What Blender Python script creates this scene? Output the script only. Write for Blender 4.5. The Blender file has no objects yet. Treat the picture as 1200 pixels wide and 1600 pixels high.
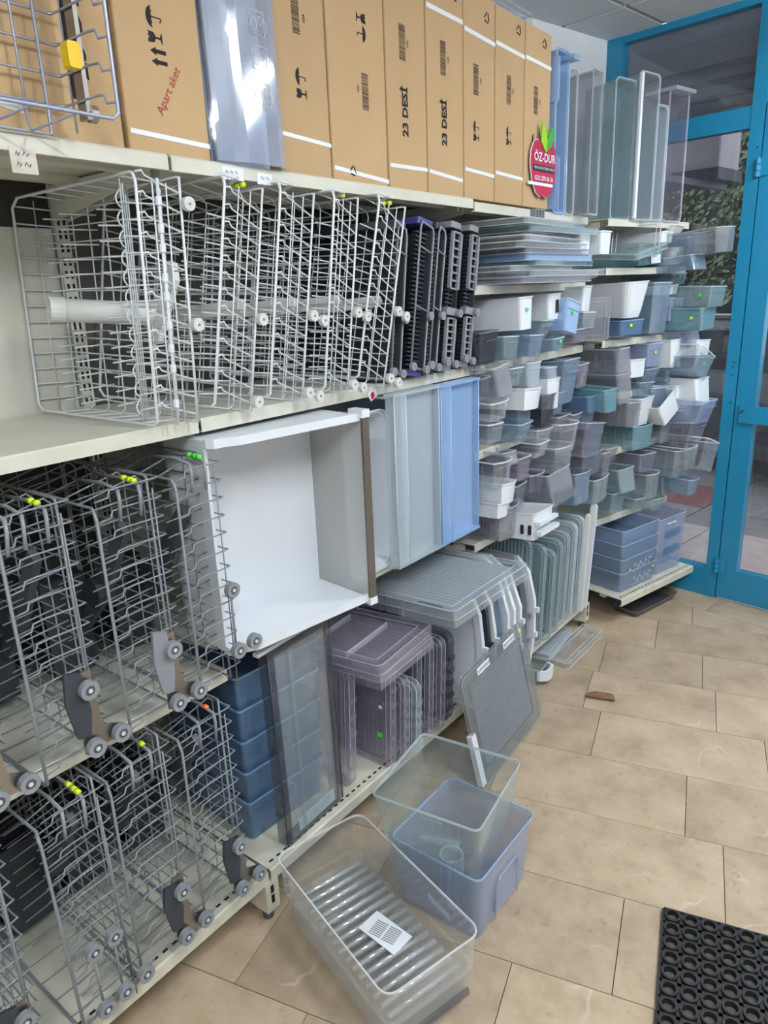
import bpy, math, random
from mathutils import Matrix, Vector
random.seed(7)
S = bpy.context.scene
COL = S.collection
# ------------------------------------------------------------ camera
YAW, PITCH, ROLL = .669756601, .296861147, .0400873480
cy, sy, cp, sp = math.cos(YAW), math.sin(YAW), math.cos(PITCH), math.sin(PITCH)
fw = Vector((-sy*cp, cy*cp, -sp)); rt = Vector((cy, sy, 0)); dn = fw.cross(rt)
r2 = math.cos(ROLL)*rt + math.sin(ROLL)*dn; d2 = -math.sin(ROLL)*rt + math.cos(ROLL)*dn
cam = bpy.data.cameras.new('camera'); camo = bpy.data.objects.new('camera', cam); COL.objects.link(camo)
camo.matrix_world = Matrix(((r2.x, -d2.x, -fw.x, 0), (r2.y, -d2.y, -fw.y, 0), (r2.z, -d2.z, -fw.z, 1.587), (0, 0, 0, 1)))
cam.sensor_fit = 'VERTICAL'; cam.sensor_height = 36; cam.sensor_width = 27; cam.lens = 36*1116.18/1600
cam.clip_start = .02
S.camera = camo
# ------------------------------------------------------------ world, exposure
S.view_settings.view_transform = 'Standard'; S.view_settings.look = 'None'
S.view_settings.gamma = 1; S.view_settings.use_curve_mapping = False
S.view_settings.exposure = 0.25
W = bpy.data.worlds.new('sky'); S.world = W; W.use_nodes = True
W.node_tree.nodes['Background'].inputs[0].default_value = (.80, .88, 1, 1)
W.node_tree.nodes['Background'].inputs[1].default_value = 1.2
S.cycles.transparent_max_bounces = 32
S.cycles.max_bounces = 6
S.cycles.use_light_tree = False
S.cycles.diffuse_bounces = 3
S.cycles.caustics_reflective = False; S.cycles.caustics_refractive = False
TUBE_POWER = 125.0          # emission of the fluorescent tubes (built with their fittings below)

# ------------------------------------------------------------ materials
def lin(c):
    if isinstance(c, str):
        c = [int(c[i:i+2], 16)/255 for i in (0, 2, 4)]
    return tuple((v/12.92 if v <= .04045 else ((v+.055)/1.055)**2.4) for v in c)
def nmat(name):
    m = bpy.data.materials.new(name); m.use_nodes = True
    nt = m.node_tree; nt.nodes.clear()
    return m, nt, nt.nodes, nt.links
def solid(name, col, rough=.5, metal=0, noise=0, nscale=20, bump=0, bscale=200, vary=0, coat=0):
    m, nt, N, L = nmat(name)
    o = N.new('ShaderNodeOutputMaterial'); b = N.new('ShaderNodeBsdfPrincipled'); L.new(b.outputs[0], o.inputs[0])
    c = lin(col); b.inputs['Base Color'].default_value = (*c, 1)
    b.inputs['Roughness'].default_value = rough; b.inputs['Metallic'].default_value = metal
    if coat: b.inputs['Coat Weight'].default_value = coat
    src = None
    if noise:
        tc = N.new('ShaderNodeTexCoord'); n = N.new('ShaderNodeTexNoise'); n.inputs['Scale'].default_value = nscale; n.inputs['Detail'].default_value = 5
        L.new(tc.outputs['Object'], n.inputs[0])
        mr = N.new('ShaderNodeMapRange'); L.new(n.outputs[0], mr.inputs[0])
        mr.inputs[1].default_value = .3; mr.inputs[2].default_value = .7; mr.inputs[3].default_value = 1-noise; mr.inputs[4].default_value = 1+noise*.5
        src = mr.outputs[0]
    if vary:
        oi = N.new('ShaderNodeObjectInfo'); mr2 = N.new('ShaderNodeMapRange'); L.new(oi.outputs['Random'], mr2.inputs[0])
        mr2.inputs[3].default_value = 1-vary; mr2.inputs[4].default_value = 1+vary
        if src:
            mu = N.new('ShaderNodeMath'); mu.operation = 'MULTIPLY'; L.new(src, mu.inputs[0]); L.new(mr2.outputs[0], mu.inputs[1]); src = mu.outputs[0]
        else: src = mr2.outputs[0]
    if src:
        h = N.new('ShaderNodeHueSaturation'); h.inputs['Color'].default_value = (*c, 1); L.new(src, h.inputs['Value']); L.new(h.outputs[0], b.inputs['Base Color'])
    if bump:
        tc = N.new('ShaderNodeTexCoord'); n = N.new('ShaderNodeTexNoise'); n.inputs['Scale'].default_value = bscale; L.new(tc.outputs['Object'], n.inputs[0])
        bp = N.new('ShaderNodeBump'); bp.inputs['Strength'].default_value = bump; bp.inputs['Distance'].default_value = .002
        L.new(n.outputs[0], bp.inputs['Height']); L.new(bp.outputs[0], b.inputs['Normal'])
    return m
def clear(name, tint, hazecol, haze=.12, edge=.5, rough=.07, spec=.05):
    """translucent moulded plastic: tinted see-through body, milky scatter that grows at grazing angles, gloss"""
    m, nt, N, L = nmat(name)
    o = N.new('ShaderNodeOutputMaterial')
    t = N.new('ShaderNodeBsdfTransparent'); t.inputs[0].default_value = (*[v**.3 for v in lin(tint)], 1)   # one of the two faces of a wall
    d = N.new('ShaderNodeBsdfDiffuse'); d.inputs[0].default_value = (*lin(hazecol), 1)
    dm = d
    lw = N.new('ShaderNodeLayerWeight'); lw.inputs[0].default_value = .5
    def mth(op, a, b):
        n = N.new('ShaderNodeMath'); n.operation = op; n.use_clamp = True
        for i, v in enumerate((a, b)):
            if isinstance(v, (int, float)): n.inputs[i].default_value = v
            else: L.new(v, n.inputs[i])
        return n.outputs[0]
    f = lw.outputs['Facing']
    h = mth('ADD', haze, mth('MULTIPLY', edge, mth('POWER', f, 4.0)))
    m1 = N.new('ShaderNodeMixShader'); L.new(h, m1.inputs[0]); L.new(t.outputs[0], m1.inputs[1]); L.new(dm.outputs[0], m1.inputs[2])
    g = N.new('ShaderNodeBsdfGlossy'); g.inputs['Roughness'].default_value = rough; g.inputs[0].default_value = (1, 1, 1, 1)
    s = mth('ADD', spec, mth('MULTIPLY', .6, mth('POWER', f, 5.0)))
    m2 = N.new('ShaderNodeMixShader'); L.new(s, m2.inputs[0]); L.new(m1.outputs[0], m2.inputs[1]); L.new(g.outputs[0], m2.inputs[2])
    L.new(m2.outputs[0], o.inputs[0])
    return m
M = {}
M['cream'] = solid('cream_enamel', 'D4D1C2', .42, noise=.07, nscale=9)
M['cream_dirty'] = solid('cream_enamel_scuffed', 'D2CEBB', .5, noise=.16, nscale=14)
M['slot'] = solid('slot_shadow', '1E1C18', .9)
M['wall'] = solid('white_paint', 'E4E6E8', .8, noise=.04, nscale=4)
M['ceil'] = solid('ceiling_panel', 'D6DADD', .9, noise=.05, nscale=60, bump=.3, bscale=300)
M['ceilgrid'] = solid('ceiling_grid', 'C2C6C9', .5)
M['card'] = solid('kraft_cardboard', 'BF9F76', .85, noise=.05, nscale=6, bump=.25, bscale=40, vary=.05)
M['ink'] = solid('black_ink', '1C1715', .8)
M['inkred'] = solid('red_marker', 'A03A3A', .8)
M['white'] = solid('white_plastic', 'DFE3E8', .32, vary=.03)
M['whiteold'] = solid('aged_white_plastic', 'DFE0DC', .4)
M['tape'] = solid('white_tape', 'E9EBF0', .4)
M['wirew'] = solid('white_coated_wire', 'DDE1E4', .35)
M['wireg'] = solid('grey_coated_wire', '83888C', .35, vary=.08)
M['wired'] = solid('dark_wire', '4A4C50', .4)
M['wireb'] = solid('blue_grey_wire', 'A3A9BC', .3, metal=.3)
M['greyp'] = solid('grey_plastic', '84868C', .45)
M['greyd'] = solid('dark_grey_plastic', '4C4E55', .45)
M['charcoal'] = solid('charcoal_plastic', '33363D', .5)
M['wheelg'] = solid('grey_wheel', '868A8F', .45)
M['wheelw'] = solid('pale_wheel', 'CFCFC8', .45)
M['steel'] = solid('brushed_steel', 'A9A29A', .3, metal=.9)
M['purple'] = solid('purple_plastic', '443C82', .4)
M['blue'] = solid('turquoise_paint', '1B7FA6', .35, noise=.06, nscale=5, coat=.3)
M['black'] = solid('black_rubber', '1D1D1F', .6, noise=.2, nscale=60)
M['darkgap'] = solid('dark_gap', '15171A', .8)
M['green'] = solid('neon_green_sticker', '4FE03A', .5)
M['yellow'] = solid('neon_yellow_tape', 'D6EC20', .5)
M['orange'] = solid('orange_tape', 'F07A22', .5)
M['label'] = solid('paper_label', 'E8ECF0', .5)
M['paperpale'] = solid('pale_price_label', 'CFC8BC', .6)
M['yellowp'] = solid('yellow_plastic', 'E2B912', .45)
M['red'] = solid('sign_red', 'B5123F', .4)
M['leaf1'] = solid('sign_leaf_light', '93C81F', .4)
M['leaf2'] = solid('sign_leaf_dark', '3E9E34', .4)
M['black2'] = solid('sign_black', '20202A', .5)
M['wood'] = solid('weathered_wood', '7D6142', .8, noise=.4, nscale=40)
def plastic(key, name, tint, haze_col, haze, edge=.5, rough=.05, spec=.065, eh=.5):
    """a translucent plastic and its denser moulded edges, lightened to paint in bright edge lines"""
    M[key] = clear(name, tint, haze_col, haze, edge, rough, spec)
    c = [min(1, v+.06) for v in [int(haze_col[i:i+2], 16)/255 for i in (0, 2, 4)]]
    M[key+'_e'] = clear(name+'_edge', tint, c, max(eh, haze+.15), .4, rough, spec*1.6)  # edge copy paler and hazier, so edge glow is put into the colour
plastic('c_clear', 'clear_plastic', 'F4F7F8', 'F2F6F9', .035, .5)
plastic('c_grey', 'grey_clear_plastic', 'E6EBEE', 'D5DEE4', .11, .4)
plastic('c_frost', 'frosted_plastic', 'E2EAEE', 'D6E2EA', .36, .4, rough=.3)
plastic('c_pink', 'violet_grey_clear_plastic', 'E4E1EA', 'CDC8D8', .09, .4)
plastic('c_smoke', 'smoky_clear_plastic', 'D0D1D6', 'BABDC4', .13, .4)
plastic('c_dark', 'dark_smoky_plastic', '9A9CA3', '6A6E78', .16, .4, eh=.35)
plastic('c_blue', 'blue_clear_plastic', 'C6D6E6', 'B4CADF', .18, .4)
plastic('c_bluev', 'bright_blue_clear_plastic', 'B0CDF2', 'B4D4FC', .42, .35)
plastic('c_bluef', 'light_blue_frosted_plastic', 'CAD9EA', 'C4D6EE', .36, .4, rough=.3)
plastic('c_navy', 'deep_blue_translucent_plastic', 'A8C2DA', '7FA3C8', .30, .35, rough=.2)
plastic('c_navyl', 'mid_blue_translucent_plastic', 'BCCCE0', 'ABBFDC', .28, .35, rough=.2)
plastic('c_teal', 'teal_clear_plastic', 'CFDEE0', 'BACED4', .17, .4)
plastic('c_tealb', 'bright_teal_plastic', 'B0CED8', '9CC6D2', .30, .35)
plastic('c_tealc', 'faint_teal_clear_plastic', 'E6EFEE', 'D0DEE0', .06, .5)
plastic('c_lilac', 'lilac_blue_clear_plastic', 'D0D8EA', 'C2CDE8', .24, .4)
plastic('c_front', 'blue_tinged_clear_front', 'DDE4F2', 'D2DAF0', .30, .4, rough=.05, spec=.12)
plastic('c_lean', 'grey_ribbed_plastic', 'BFC4C8', 'A4ABB0', .2, .4, eh=.45)
M['c_frostw'] = clear('frosted_grey_panel', 'CFCFCC', 'D2D3D0', .55, .3, rough=.3)
M['glass'] = clear('window_glass', 'E3E7EA', 'DDE4EA', .015, .05, rough=.01, spec=.05)

# ------------------------------------------------------------ mesh collector
class G:
    def __init__(s): s.v = []; s.f = []; s.sm = []; s.mi = []; s.cur = 0
    def add(s, vs, fs, smooth=False):
        n = len(s.v); s.v += [tuple(v) for v in vs]; s.f += [tuple(i+n for i in f) for f in fs]; s.sm += [smooth]*len(fs); s.mi += [s.cur]*len(fs); return s
    def box(s, x0, x1, y0, y1, z0, z1):
        vs = [(x, y, z) for x in (x0, x1) for y in (y0, y1) for z in (z0, z1)]
        return s.add(vs, [(0, 1, 3, 2), (4, 6, 7, 5), (0, 4, 5, 1), (2, 3, 7, 6), (0, 2, 6, 4), (1, 5, 7, 3)])
    def obox(s, c, ax, ay, az):
        c, ax, ay, az = map(Vector, (c, ax, ay, az))
        vs = [c+i*ax+j*ay+k*az for i in (-1, 1) for j in (-1, 1) for k in (-1, 1)]
        return s.add(vs, [(0, 1, 3, 2), (4, 6, 7, 5), (0, 4, 5, 1), (2, 3, 7, 6), (0, 2, 6, 4), (1, 5, 7, 3)])
    def prism(s, poly, axis, a0, a1):
        """extrude a 2D polygon along axis 'x'/'y'/'z'; poly coords fill the other axes in order"""
        def p(u, w, a):
            return {'x': (a, u, w), 'y': (u, a, w), 'z': (u, w, a)}[axis]
        n = len(poly); vs = [p(u, w, a0) for u, w in poly] + [p(u, w, a1) for u, w in poly]
        return s.add(vs, [tuple(range(n))[::-1], tuple(range(n, 2*n))] + [(i, (i+1) % n, n+(i+1) % n, n+i) for i in range(n)])
    def tube(s, pts, r, n=5, closed=False):
        pts = [Vector(p) for p in pts]
        m = len(pts)
        if m < 2: return s
        up = None; rings = []
        for i, p in enumerate(pts):
            a = pts[(i-1) % m] if (i > 0 or closed) else p
            b = pts[(i+1) % m] if (i < m-1 or closed) else p
            d0 = (p-a); d1 = (b-p)
            d0 = d0.normalized() if d0.length > 1e-9 else d1.normalized()
            d1 = d1.normalized() if d1.length > 1e-9 else d0
            t = (d0+d1)
            t = t.normalized() if t.length > 1e-6 else d1
            if up is None:
                up = Vector((0, 0, 1)) if abs(t.z) < .9 else Vector((1, 0, 0))
            x = up.cross(t)
            if x.length < 1e-6: x = Vector((1, 0, 0)).cross(t)
            x.normalize(); y = t.cross(x); up = y
            k = 1/max(.5, math.sqrt(max(.25, (1+d0.dot(d1))/2)))
            rings.append([p + (x*math.cos(2*math.pi*j/n) + y*math.sin(2*math.pi*j/n))*r*min(k, 1.4) for j in range(n)])
        vs = [v for rg in rings for v in rg]; fs = []
        for i in range(m if closed else m-1):
            i2 = (i+1) % m
            for j in range(n):
                fs.append((i*n+j, i*n+(j+1) % n, i2*n+(j+1) % n, i2*n+j))
        if not closed: fs += [tuple(range(n))[::-1], tuple((m-1)*n+j for j in range(n))]
        return s.add(vs, fs, True)
    def rod(s, a, b, r, n=5): return s.tube([a, b], r, n)
    def disc(s, c, axis, r, w, n=14, r2=None):
        c = Vector(c); a = Vector(axis).normalized(); x = a.orthogonal().normalized(); y = a.cross(x)
        r2 = r if r2 is None else r2
        vs = [c - a*w/2 + (x*math.cos(2*math.pi*j/n)+y*math.sin(2*math.pi*j/n))*r for j in range(n)] + \
             [c + a*w/2 + (x*math.cos(2*math.pi*j/n)+y*math.sin(2*math.pi*j/n))*r2 for j in range(n)]
        return s.add(vs, [tuple(range(n))[::-1], tuple(range(n, 2*n))] + [(j, (j+1) % n, n+(j+1) % n, n+j) for j in range(n)])
    def ring(s, c, axis, ro, ri, w, n=16):
        c = Vector(c); a = Vector(axis).normalized(); x = a.orthogonal().normalized(); y = a.cross(x); vs = []
        for rr, o in ((ro, -1), (ro, 1), (ri, 1), (ri, -1)):
            vs += [c + a*(o*w/2) + (x*math.cos(2*math.pi*j/n)+y*math.sin(2*math.pi*j/n))*rr for j in range(n)]
        fs = []
        for k in range(4):
            k2 = (k+1) % 4
            fs += [(k*n+j, k*n+(j+1) % n, k2*n+(j+1) % n, k2*n+j) for j in range(n)]
        return s.add(vs, fs)
    def loft(s, rings, cap0=True, cap1=True, smooth=False):
        n = len(rings[0]); vs = [p for r in rings for p in r]; fs = []
        for k in range(len(rings)-1):
            fs += [(k*n+j, k*n+(j+1) % n, (k+1)*n+(j+1) % n, (k+1)*n+j) for j in range(n)]
        if cap0: fs.append(tuple(range(n))[::-1])
        if cap1: fs.append(tuple((len(rings)-1)*n+j for j in range(n)))
        return s.add(vs, fs, smooth)
    def xf(s, m):
        s.v = [tuple(m @ Vector(v)) for v in s.v]; return s
    def mesh(s, name):
        me = bpy.data.meshes.new(name); me.from_pydata(s.v, [], s.f)
        if any(s.sm): me.polygons.foreach_set('use_smooth', s.sm)
        if any(s.mi): me.polygons.foreach_set('material_index', s.mi)
        me.update(); return me
def link(name, data, parent=None, loc=None, rot=None):
    o = bpy.data.objects.new(name, data); COL.objects.link(o)
    if parent is not None: o.parent = parent
    if loc is not None: o.location = loc
    if rot is not None: o.rotation_euler = rot
    return o
def part(name, g, mat, parent=None, loc=None, rot=None, label=None, kind=None):
    me = g.mesh(name) if isinstance(g, G) else g
    if mat is not None and not me.materials:
        me.materials.append(M[mat] if isinstance(mat, str) else mat)
        if isinstance(g, G) and any(g.mi): me.materials.append(M[mat+'_e'] if mat+'_e' in M else M[mat])
    o = link(name, me, parent, loc, rot)
    if label: o['label'] = label
    if kind: o['kind'] = kind
    return o
def tag(o, label, cat, group=None):
    o['label'] = label; o['category'] = cat
    if group: o['group'] = group
    return o
def thing(name, label, cat, loc=(0, 0, 0), rot=(0, 0, 0), group=None):
    return tag(link(name, None, None, loc, rot), label, cat, group)
def struct(name, g, mat, parent=None, loc=None, rot=None):
    o = part(name, g, mat, parent, loc, rot); o['kind'] = 'structure'; return o
def clip(poly, a, b):
    """keep the side of line (point a, inward normal b)"""
    out = []
    for i, p in enumerate(poly):
        q = poly[(i+1) % len(poly)]
        dp = (p[0]-a[0])*b[0]+(p[1]-a[1])*b[1]; dq = (q[0]-a[0])*b[0]+(q[1]-a[1])*b[1]
        if dp >= 0: out.append(p)
        if (dp < 0) != (dq < 0):
            t = dp/(dp-dq); out.append((p[0]+(q[0]-p[0])*t, p[1]+(q[1]-p[1])*t))
    return out
def rrect(x0, x1, y0, y1, r, n=3):
    r = min(r, (x1-x0)/2-1e-4, (y1-y0)/2-1e-4); out = []
    for cx, cy_, a in ((x1-r, y1-r, 0), (x0+r, y1-r, 90), (x0+r, y0+r, 180), (x1-r, y0+r, 270)):
        for k in range(n+1):
            t = math.radians(a+90*k/n); out.append((cx+r*math.cos(t), cy_+r*math.sin(t)))
    return out
def text_mesh(txt, size, bold=.0):
    c = bpy.data.curves.new('lettering', 'FONT'); c.body = txt; c.size = size; c.align_x = 'CENTER'; c.align_y = 'CENTER'; c.offset = bold
    c.resolution_u = 2
    o = bpy.data.objects.new('lettering', c); COL.objects.link(o)
    dg = bpy.context.evaluated_depsgraph_get(); me = bpy.data.meshes.new_from_object(o.evaluated_get(dg))
    bpy.data.objects.remove(o); me.materials.clear()
    return me
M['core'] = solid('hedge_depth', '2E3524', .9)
# ============================================================ setting
H_CEIL = 2.72
FA = -.153399162
FE = Vector((math.cos(FA), math.sin(FA), 0)); FN = Vector((math.sin(FA), -math.cos(FA), 0)); F0 = Vector((-.988, 3.782, 0))
XW, XR, YB = -1.75, 2.7, -2.7
WA, WB = Vector((-1.75, 3.0, 0)), F0 + FE*(-.565)
def FP(s, n=0): p = F0 + FE*s + FN*n; return (p.x, p.y)
TA = .253815403
E1 = (math.cos(TA), math.sin(TA)); E2 = (-math.sin(TA), math.cos(TA))
# floor: screed below, marble slabs on it
room = [(XW, YB), (XR, YB), FP(3.75), FP(-.565), (WA.x, WA.y)]
floor = struct('floor', G().prism(room, 'z', -.06, -.006), 'darkgap')
def marble():
    m, nt, N, L = nmat('beige_marble')
    o = N.new('ShaderNodeOutputMaterial'); b = N.new('ShaderNodeBsdfPrincipled'); L.new(b.outputs[0], o.inputs[0])
    tc = N.new('ShaderNodeTexCoord'); oi = N.new('ShaderNodeObjectInfo')
    add = N.new('ShaderNodeVectorMath'); add.operation = 'MULTIPLY_ADD'
    cmb = N.new('ShaderNodeCombineXYZ'); L.new(oi.outputs['Random'], cmb.inputs[2])
    L.new(cmb.outputs[0], add.inputs[0]); add.inputs[1].default_value = (40, 40, 40); L.new(tc.outputs['Object'], add.inputs[2])
    n1 = N.new('ShaderNodeTexNoise'); n1.inputs['Scale'].default_value = 7; n1.inputs['Detail'].default_value = 8; n1.inputs['Roughness'].default_value = .62; L.new(add.outputs[0], n1.inputs[0])
    r1 = N.new('ShaderNodeValToRGB'); e = r1.color_ramp.elements
    e[0].position = .3; e[0].color = (*lin('A48F77'), 1); e[1].position = .72; e[1].color = (*lin('C8B49A'), 1)
    x = r1.color_ramp.elements.new(.5); x.color = (*lin('B8A388'), 1)
    L.new(n1.outputs[0], r1.inputs[0])
    # pale crack-like veins
    n3 = N.new('ShaderNodeTexNoise'); n3.inputs['Scale'].default_value = 3.2; n3.inputs['Detail'].default_value = 3; n3.inputs['Distortion'].default_value = .15; L.new(add.outputs[0], n3.inputs[0])
    s1 = N.new('ShaderNodeMath'); s1.operation = 'SUBTRACT'; L.new(n3.outputs[0], s1.inputs[0]); s1.inputs[1].default_value = .5
    a1 = N.new('ShaderNodeMath'); a1.operation = 'ABSOLUTE'; L.new(s1.outputs[0], a1.inputs[0])
    vr = N.new('ShaderNodeMapRange'); L.new(a1.outputs[0], vr.inputs[0]); vr.inputs[1].default_value = .0; vr.inputs[2].default_value = .010; vr.inputs[3].default_value = .42; vr.inputs[4].default_value = 0
    n4 = N.new('ShaderNodeTexNoise'); n4.inputs['Scale'].default_value = 5; L.new(add.outputs[0], n4.inputs[0])
    gate = N.new('ShaderNodeMapRange'); L.new(n4.outputs[0], gate.inputs[0]); gate.inputs[1].default_value = .55; gate.inputs[2].default_value = .68
    mm = N.new('ShaderNodeMath'); mm.operation = 'MULTIPLY'; L.new(vr.outputs[0], mm.inputs[0]); L.new(gate.outputs[0], mm.inputs[1])
    mx = N.new('ShaderNodeMix'); mx.data_type = 'RGBA'; L.new(mm.outputs[0], mx.inputs['Factor']); L.new(r1.outputs[0], mx.inputs['A']); mx.inputs['B'].default_value = (*lin('E2D7C4'), 1)
    # grime specks
    n5 = N.new('ShaderNodeTexNoise'); n5.inputs['Scale'].default_value = 38; n5.inputs['Detail'].default_value = 6; L.new(add.outputs[0], n5.inputs[0])
    sp_ = N.new('ShaderNodeMapRange'); L.new(n5.outputs[0], sp_.inputs[0]); sp_.inputs[1].default_value = .6; sp_.inputs[2].default_value = .8; sp_.inputs[3].default_value = 0; sp_.inputs[4].default_value = .45
    m2 = N.new('ShaderNodeMix'); m2.data_type = 'RGBA'; L.new(sp_.outputs[0], m2.inputs['Factor']); L.new(mx.outputs['Result'], m2.inputs['A']); m2.inputs['B'].default_value = (*lin('7A6650'), 1)
    h = N.new('ShaderNodeHueSaturation'); mr = N.new('ShaderNodeMapRange'); L.new(oi.outputs['Random'], mr.inputs[0]); mr.inputs[3].default_value = .86; mr.inputs[4].default_value = 1.08
    L.new(mr.outputs[0], h.inputs['Value']); L.new(m2.outputs['Result'], h.inputs['Color']); L.new(h.outputs[0], b.inputs['Base Color'])
    b.inputs['Roughness'].default_value = .38
    return m
M['marble'] = marble()
JOINTS = {0: [-.72, -.064, .42], 1: [-.80, .184], 2: [-.52, .08, .62], 3: [-.74, -.235, .33], 4: [-.79, -.305, .174, .68], 5: [-.80, -.282, .126, .55], 6: [-.55, -.074, .40], 7: [-.5, .078, .6], -1: [-.91, -.30, .25]}
STRIP = .19
def slab(poly, name='tile'):
    poly = [p for i, p in enumerate(poly) if (abs(p[0]-poly[i-1][0])+abs(p[1]-poly[i-1][1])) > 1e-4]
    if len(poly) < 3: return
    cx = sum(p[0] for p in poly)/len(poly); cy_ = sum(p[1] for p in poly)/len(poly)
    part(name, G().prism([(p[0]-cx, p[1]-cy_) for p in poly], 'z', -.006, 0), 'marble', floor, (cx, cy_, random.uniform(-.0006, 0)))
for k in range(-14, 9):
    y0 = 1.349 + .2995*k; y1 = y0 + .2995
    js = list(JOINTS.get(k, [random.uniform(-.4, .1)]))
    while js[0] > -3.2: js.insert(0, js[0]-random.uniform(.42, .62))
    while js[-1] < 4.2: js.append(js[-1]+random.uniform(.42, .62))
    for a, b in zip(js, js[1:]):
        g_ = .0011
        q = [(a+g_, y0+g_), (b-g_, y0+g_), (b-g_, y1-g_), (a+g_, y1-g_)]
        poly = [(u*E1[0]+w*E2[0], u*E1[1]+w*E2[1]) for u, w in q]
        poly = clip(poly, (XW, 0), (1, 0)); poly = poly and clip(poly, (XR, 0), (-1, 0)); poly = poly and clip(poly, (0, YB), (0, 1))
        poly = poly and clip(poly, FP(0, STRIP+.002), (FN.x, FN.y))
        if len(poly) >= 3: slab(poly)
for a, b in ((-.75, -.08), (-.077, .24), (.243, .9), (.903, 1.6), (1.603, 2.3), (2.303, 3.0)):
    slab([FP(a, STRIP), FP(b, STRIP), FP(b, .0), FP(a, .0)])
# walls
def wall(name, a, b, z0, z1, t=.08, side=1):
    d = (Vector(b)-Vector(a)).normalized(); n = Vector((-d.y, d.x, 0))*t*side
    a, b = Vector((*a[:2], 0)), Vector((*b[:2], 0))
    return struct(name, G().prism([(a.x, a.y), (b.x, b.y), (b.x+n.x, b.y+n.y), (a.x+n.x, a.y+n.y)], 'z', z0, z1), 'wall')
wall('wall_left', (XW, YB), (XW, 3.0), -.05, H_CEIL)
wall('wall_corner', (XW, 3.0), (WB.x, WB.y), -.05, H_CEIL)
wall('wall_right', (XR, YB), (XR, 3.2), -.05, H_CEIL, side=-1)
wall('wall_back', (XW-.08, YB), (XR+.08, YB), -.05, H_CEIL, side=-1)
ceiling = struct('ceiling', G().prism([(XW-.1, YB-.1), (XR+.1, YB-.1), FP(3.85, -.02), FP(-.65, -.02), (XW-.1, 3.0)], 'z', H_CEIL+.012, H_CEIL+.06), 'ceilgrid')
BA = math.radians(10)
U1 = (math.cos(FA), math.sin(FA)); U2 = (-math.sin(FA), math.cos(FA))
oc = (F0.x, F0.y)
for i in range(-4, 8):
    for j in range(-13, 1):
        a0, b0 = -.28+.6*i, -.36+.6*j
        q = [(a0+.012, b0+.012), (a0+.588, b0+.012), (a0+.588, b0+.588), (a0+.012, b0+.588)]
        poly = [(oc[0]+u*U1[0]+w*U2[0], oc[1]+u*U1[1]+w*U2[1]) for u, w in q]
        for a, b in (((XW, 0), (1, 0)), ((XR, 0), (-1, 0)), ((0, YB), (0, 1)), (FP(0, .005), (FN.x, FN.y)), (WA[:2], ((WB-WA).y, -(WB-WA).x))):
            poly = poly and clip(poly, a, b)
        if len(poly) >= 3: part('ceiling_panel', G().prism(poly, 'z', H_CEIL, H_CEIL+.012), 'ceil', ceiling)
# ------------------------------------------------------------ glazed shop front
def fbox(g, s0, s1, n0, n1, z0, z1):
    return g.prism([FP(s0, n0), FP(s1, n0), FP(s1, n1), FP(s0, n1)], 'z', z0, z1)
win = struct('window_1', fbox(G(), -.57, -.48, -.05, .012, 0, H_CEIL), 'blue')
part('sill_rail', fbox(G(), -.48, .15, -.045, .008, 0, .155), 'blue', win)
part('transom_rail', fbox(G(), -.48, .15, -.045, .008, 2.217, 2.305), 'blue', win)
part('top_rail', fbox(G(), -.48, 3.7, -.045, .008, 2.69, H_CEIL), 'blue', win)
part('frame_post', fbox(G(), .15, .207, -.05, .012, 0, 2.69), 'blue', win)
part('pane', fbox(G(), -.478, .148, -.024, -.018, .157, 2.215), 'glass', win)
part('pane', fbox(G(), -.478, .148, -.024, -.018, 2.307, 2.688), 'glass', win)
g = G()
for s, z in ((.19, 2.135), (.186, 1.21), (.183, 1.19), (.18, 1.15), (.19, 1.02)): 
    p = FP(s, .013); g.disc((p[0], p[1], z), FN, .0035, .003, 8)
part('screw', g, 'slot', win)
door = struct('door_1', fbox(G(), .212, .30, -.04, .01, .012, 2.30), 'blue')
part('kick_rail', fbox(G(), .30, 1.02, -.04, .01, .012, .172), 'blue', door)
part('head_rail', fbox(G(), .30, 1.02, -.04, .01, 2.21, 2.30), 'blue', door)
part('lock_stile', fbox(G(), 1.02, 1.11, -.04, .01, .012, 2.30), 'blue', door)
part('pane', fbox(G(), .302, 1.018, -.02, -.014, .174, 2.208), 'glass', door)
pb = part('push_bar', fbox(G(), .236, 1.09, .012, .024, .927, 1.01), 'blue', door)
g = G()
for s in (.252, 1.07):
    p = FP(s, .026); g.disc((p[0], p[1], .985), FN, .008, .008, 10)
part('bolt', g, 'greyd', pb)
for z in (2.05, .185):
    g = G(); p = FP(.205, .022)
    for k in range(3): g.disc((p[0], p[1], z-.026+k*.026), (0, 0, 1), .012, .023, 10)
    fbox(g, .205, .248, .012, .018, z-.035, z+.03)
    part('hinge', g, 'blue', door)
g = G(); fbox(g, .207, .212, -.04, -.005, 0, 2.3)
part('gap_seal', g, 'darkgap', door)
fr = struct('window_2', fbox(G(), 1.115, 1.17, -.05, .012, 0, 2.69), 'blue')
part('transom_rail', fbox(G(), .207, 1.115, -.045, .008, 2.305, 2.39), 'blue', fr)
part('pane', fbox(G(), .207, 1.115, -.024, -.018, 2.39, 2.69), 'glass', fr)
part('sill_rail', fbox(G(), 1.17, 3.7, -.045, .008, 0, .155), 'blue', fr)
part('pane', fbox(G(), 1.17, 3.7, -.024, -.018, .155, 2.69), 'glass', fr)
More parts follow.
